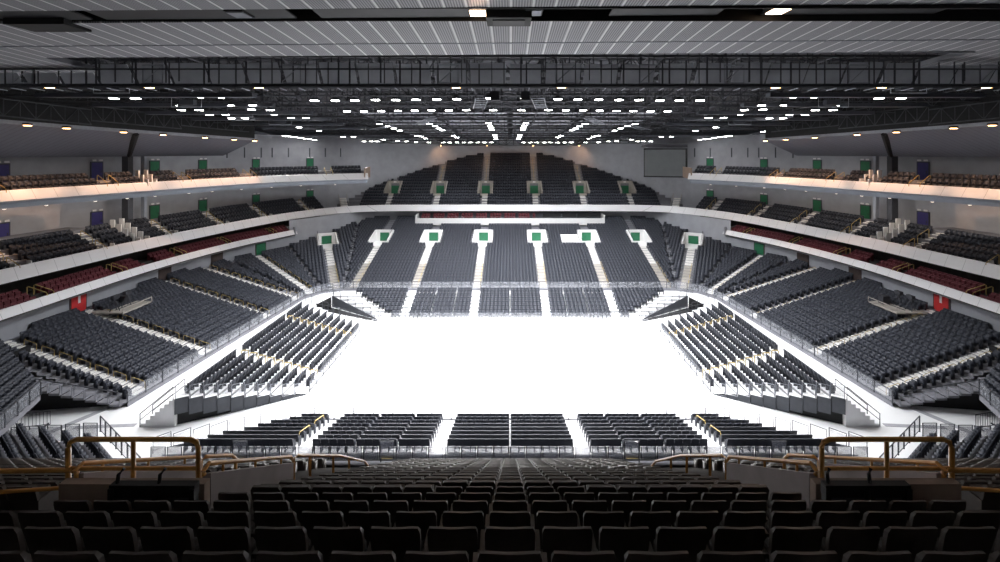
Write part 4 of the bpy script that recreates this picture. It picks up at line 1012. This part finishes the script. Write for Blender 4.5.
for ri, row in enumerate(rowsl):
    row.sort()
    for ci, (x, y) in enumerate(row):
        o = thing('floodlight', f'round white floodlight, {ordw(ci+1)} from the left in the {ORD[ri+1] if ri < 20 else "last"} lamp row from the camera', 'lamp', (x, y, CZ(y)-.05), 0, 'white roof floodlights')
        hs = link('housing', HOUS, o); link('lens', LENS, hs); link('yoke', YOKE, o); FLOOD.append((x, y, CZ(y)-.1))
def spot(loc, target, energy, col, size, blend=.5, radius=.3):
    l = bpy.data.lights.new('lamp_light', 'SPOT'); l.energy = energy; l.color = col; l.spot_size = math.radians(size); l.spot_blend = blend; l.shadow_soft_size = radius
    o = bpy.data.objects.new('lamp_light', l); COL.objects.link(o); o.location = loc
    from mathutils import Vector
    o.rotation_euler = (Vector(target)-Vector(loc)).to_track_quat('-Z', 'Y').to_euler()
    return o
E_FLOOD = 4200
for i, (x, y, z) in enumerate(FLOOD):
    if i % 4: continue
    tx = max(-14, min(14, x*.55)); ty = 44+(y-55)*.28
    spot((x, y, z-.12), (tx, ty, 0), E_FLOOD, (1, .985, .97), 78, .75)
for i, (x, y, z) in enumerate(FLOOD):      # wide spots added at floodlights to brighten the stands
    if i % 4 != 2 or not 38 < y < 76 or abs(x) > 22: continue
    spot((x, y, z-.12), (x*1.02, y+.5, 0), 6000, (.93, .955, 1), 127, .3)
# warm lamps on the catwalk and along the side ceilings
def warm_lamp(x, y, z, label, group):
    o = thing('warm_lamp', label, 'lamp', (x, y, z), 0, group); MB().box((0, 0, .13), (.62, .34, .22)).build('housing', M['brown'], o); MB().box((0, 0, 0), (.5, .26, .05)).build('lens', M['warm'], o)
for j, x in enumerate((-28.6, -22.4, -15.6, -3.35, 3.2, 16.5, 23.1, 29.6)): warm_lamp(x, 27.9, 24.0, f'{ORD[j+1]} warm orange lamp from the left under the catwalk', 'warm lamps under the catwalk')
for sg, nm in ((-1, 'left'), (1, 'right')):
    for j, D in enumerate((40.5, 43.5, 48.5, 52.5, 57, 60.5, 63.8)):
        p, n = at_D(SI[sg], D); zt = 22.55-.0375*(p[1]-39.7)-.1
        warm_lamp(p[0]-sg*.9, p[1], zt, f'{ORD[j+1]} small warm lamp from the camera along the {nm} roof edge', 'warm lamps along the roof edges')
        q, m = at_D(F3[sg], min(D, 72)); spot((p[0]-sg*.9, p[1], zt-.1), (q[0]+m[0]*1.6, q[1]+m[1]*1.6, 16.6), 1500, (1, .56, .32), 58, .8, .15)
    # washers under the top balcony
    for j in range(12):
        D = 38.5+3.15*j; p, n = at_D(F3[sg], min(D, 73)); n = n/np.linalg.norm(n); q = p+n*1.6
        o = thing('wall_washer', f'{ORD[j+1]} small downlight from the camera under the {nm} top balcony', 'lamp', (q[0], q[1], 14.62), 0, 'downlights under the top balconies')
        MB().disc((0, 0, .02), .16, .1, 10).build('housing', M['white'], o); MB().disc((0, 0, 0), .13, .03, 10).build('lens', M['wash'], o)
        spot((q[0], q[1], 14.55), (q[0]+n[0]*3.2, q[1]+n[1]*3.2, 11.6), 200, (1, .84, .70), 105, .8, .1)
for j, x in enumerate((-15, -5, 5, 15)):
    o = thing('warm_lamp', f'{ORD[j+1]} warm lamp from the left over the top rows of the far stand', 'lamp', (x, 97.5, CZ(97.5)-.1), 0, 'warm lamps over the far stand'); MB().box((0, 0, .13), (.4, .3, .22)).build('housing', M['brown'], o); MB().box((0, 0, 0), (.3, .22, .05)).build('lens', M['warm'], o)
    spot((x, 97.5, CZ(97.5)-.2), (x, 101, 17), 260, (1, .55, .3), 130, .8, .15)
for x in (-1.35, 11.3): spot((x, 18.95, SZ(19, x)-.08), (x*.6, 4.5, 16), 300, (1, .66, .48), 120, .7, .3)

# ------------------------------------------------------------------ remaining seat masses and individual near seats
nseats.sort(key=lambda q: (-q[4], abs(q[0])))
BS = seat_low().mesh('telescopic_chair', M['seat'])
SIDEN = ['far left', 'second', 'third', 'fourth', 'fifth', 'sixth', 'seventh', 'eighth', 'ninth', 'far right']
for n, (x, y, z, f, r, b, i, k) in enumerate(nseats):
    if n >= 300: BANKSEATS.append((x, y, z, f)); continue
    row = 8-r
    o = link('telescopic_chair', BS, None, (x, y, z), f)
    tag(o, f'charcoal seat {ORD[i+1]} from left, {ORD[row]} row from camera, {SIDEN[b]} block of near floor bank', 'seat', 'seats of the near floor bank')
tag(seat_mass('telescopic_seating', BANKSEATS, M['seat']), 'remaining charcoal seats on the retractable banks around the white floor', 'seats', None, 'stuff')
tag(seat_mass('fixed_seating', SEATS, M['seat']), 'thousands of charcoal seats filling the lower bowl, balconies and far upper stand', 'seats', None, 'stuff')
box = [q for q in MAROON if q[4] == 0]; sidem = [q for q in MAROON if q[4] != 0]
sidem = [q for q in sidem if abs(q[0])/q[1]*F < 515]
sidem.sort(key=lambda q: q[1]); MS = seat_low().mesh('maroon_chair', M['maroon']); cnt = {}; restm = list(box)
for n, q in enumerate(sidem):
    if n >= 300: restm.append(q); continue
    key = q[4]; cnt[key] = cnt.get(key, 0)+1
    o = link('maroon_chair', MS, None, q[:3], q[3])
    tag(o, f"maroon seat, {ordw(cnt[key])} from the camera end, {['front', 'middle', 'back'][abs(key)-1]} row of the {'left' if key < 0 else 'right'} maroon balcony", 'seat', 'maroon balcony seats')
tag(seat_mass('maroon_seating', [q[:4] for q in restm], M['maroon']), 'remaining maroon seats farther along the balconies and in the far box', 'seats', None, 'stuff')
print('SEATS', len(SEATS), len(BANKSEATS), len(MAROON), len(cand))

# ------------------------------------------------------------------ world, camera, render look
w = bpy.data.worlds.new('World'); SC.world = w; w.use_nodes = True
w.node_tree.nodes['Background'].inputs['Color'].default_value = (.5, .52, .6, 1); w.node_tree.nodes['Background'].inputs['Strength'].default_value = .05
cam = bpy.data.cameras.new('camera'); co = bpy.data.objects.new('camera', cam); COL.objects.link(co)
cam.sensor_width = 36; cam.lens = 36*F/1000; cam.shift_x = -(PX-500)/1000; cam.shift_y = (PY-281)/1000; cam.clip_start = .05; cam.clip_end = 400
co.location = (0, 0, EYE); co.rotation_euler = (math.pi/2, 0, 0); SC.camera = co
vs = SC.view_settings; vs.view_transform = 'Standard'; vs.look = 'None'; vs.gamma = 1; vs.use_curve_mapping = False; vs.exposure = 0.5
cy = SC.cycles; cy.use_denoising = True; cy.max_bounces = 6; cy.diffuse_bounces = 4; cy.glossy_bounces = 2; cy.transparent_max_bounces = 12; cy.sample_clamp_indirect = 6; cy.use_light_tree = True
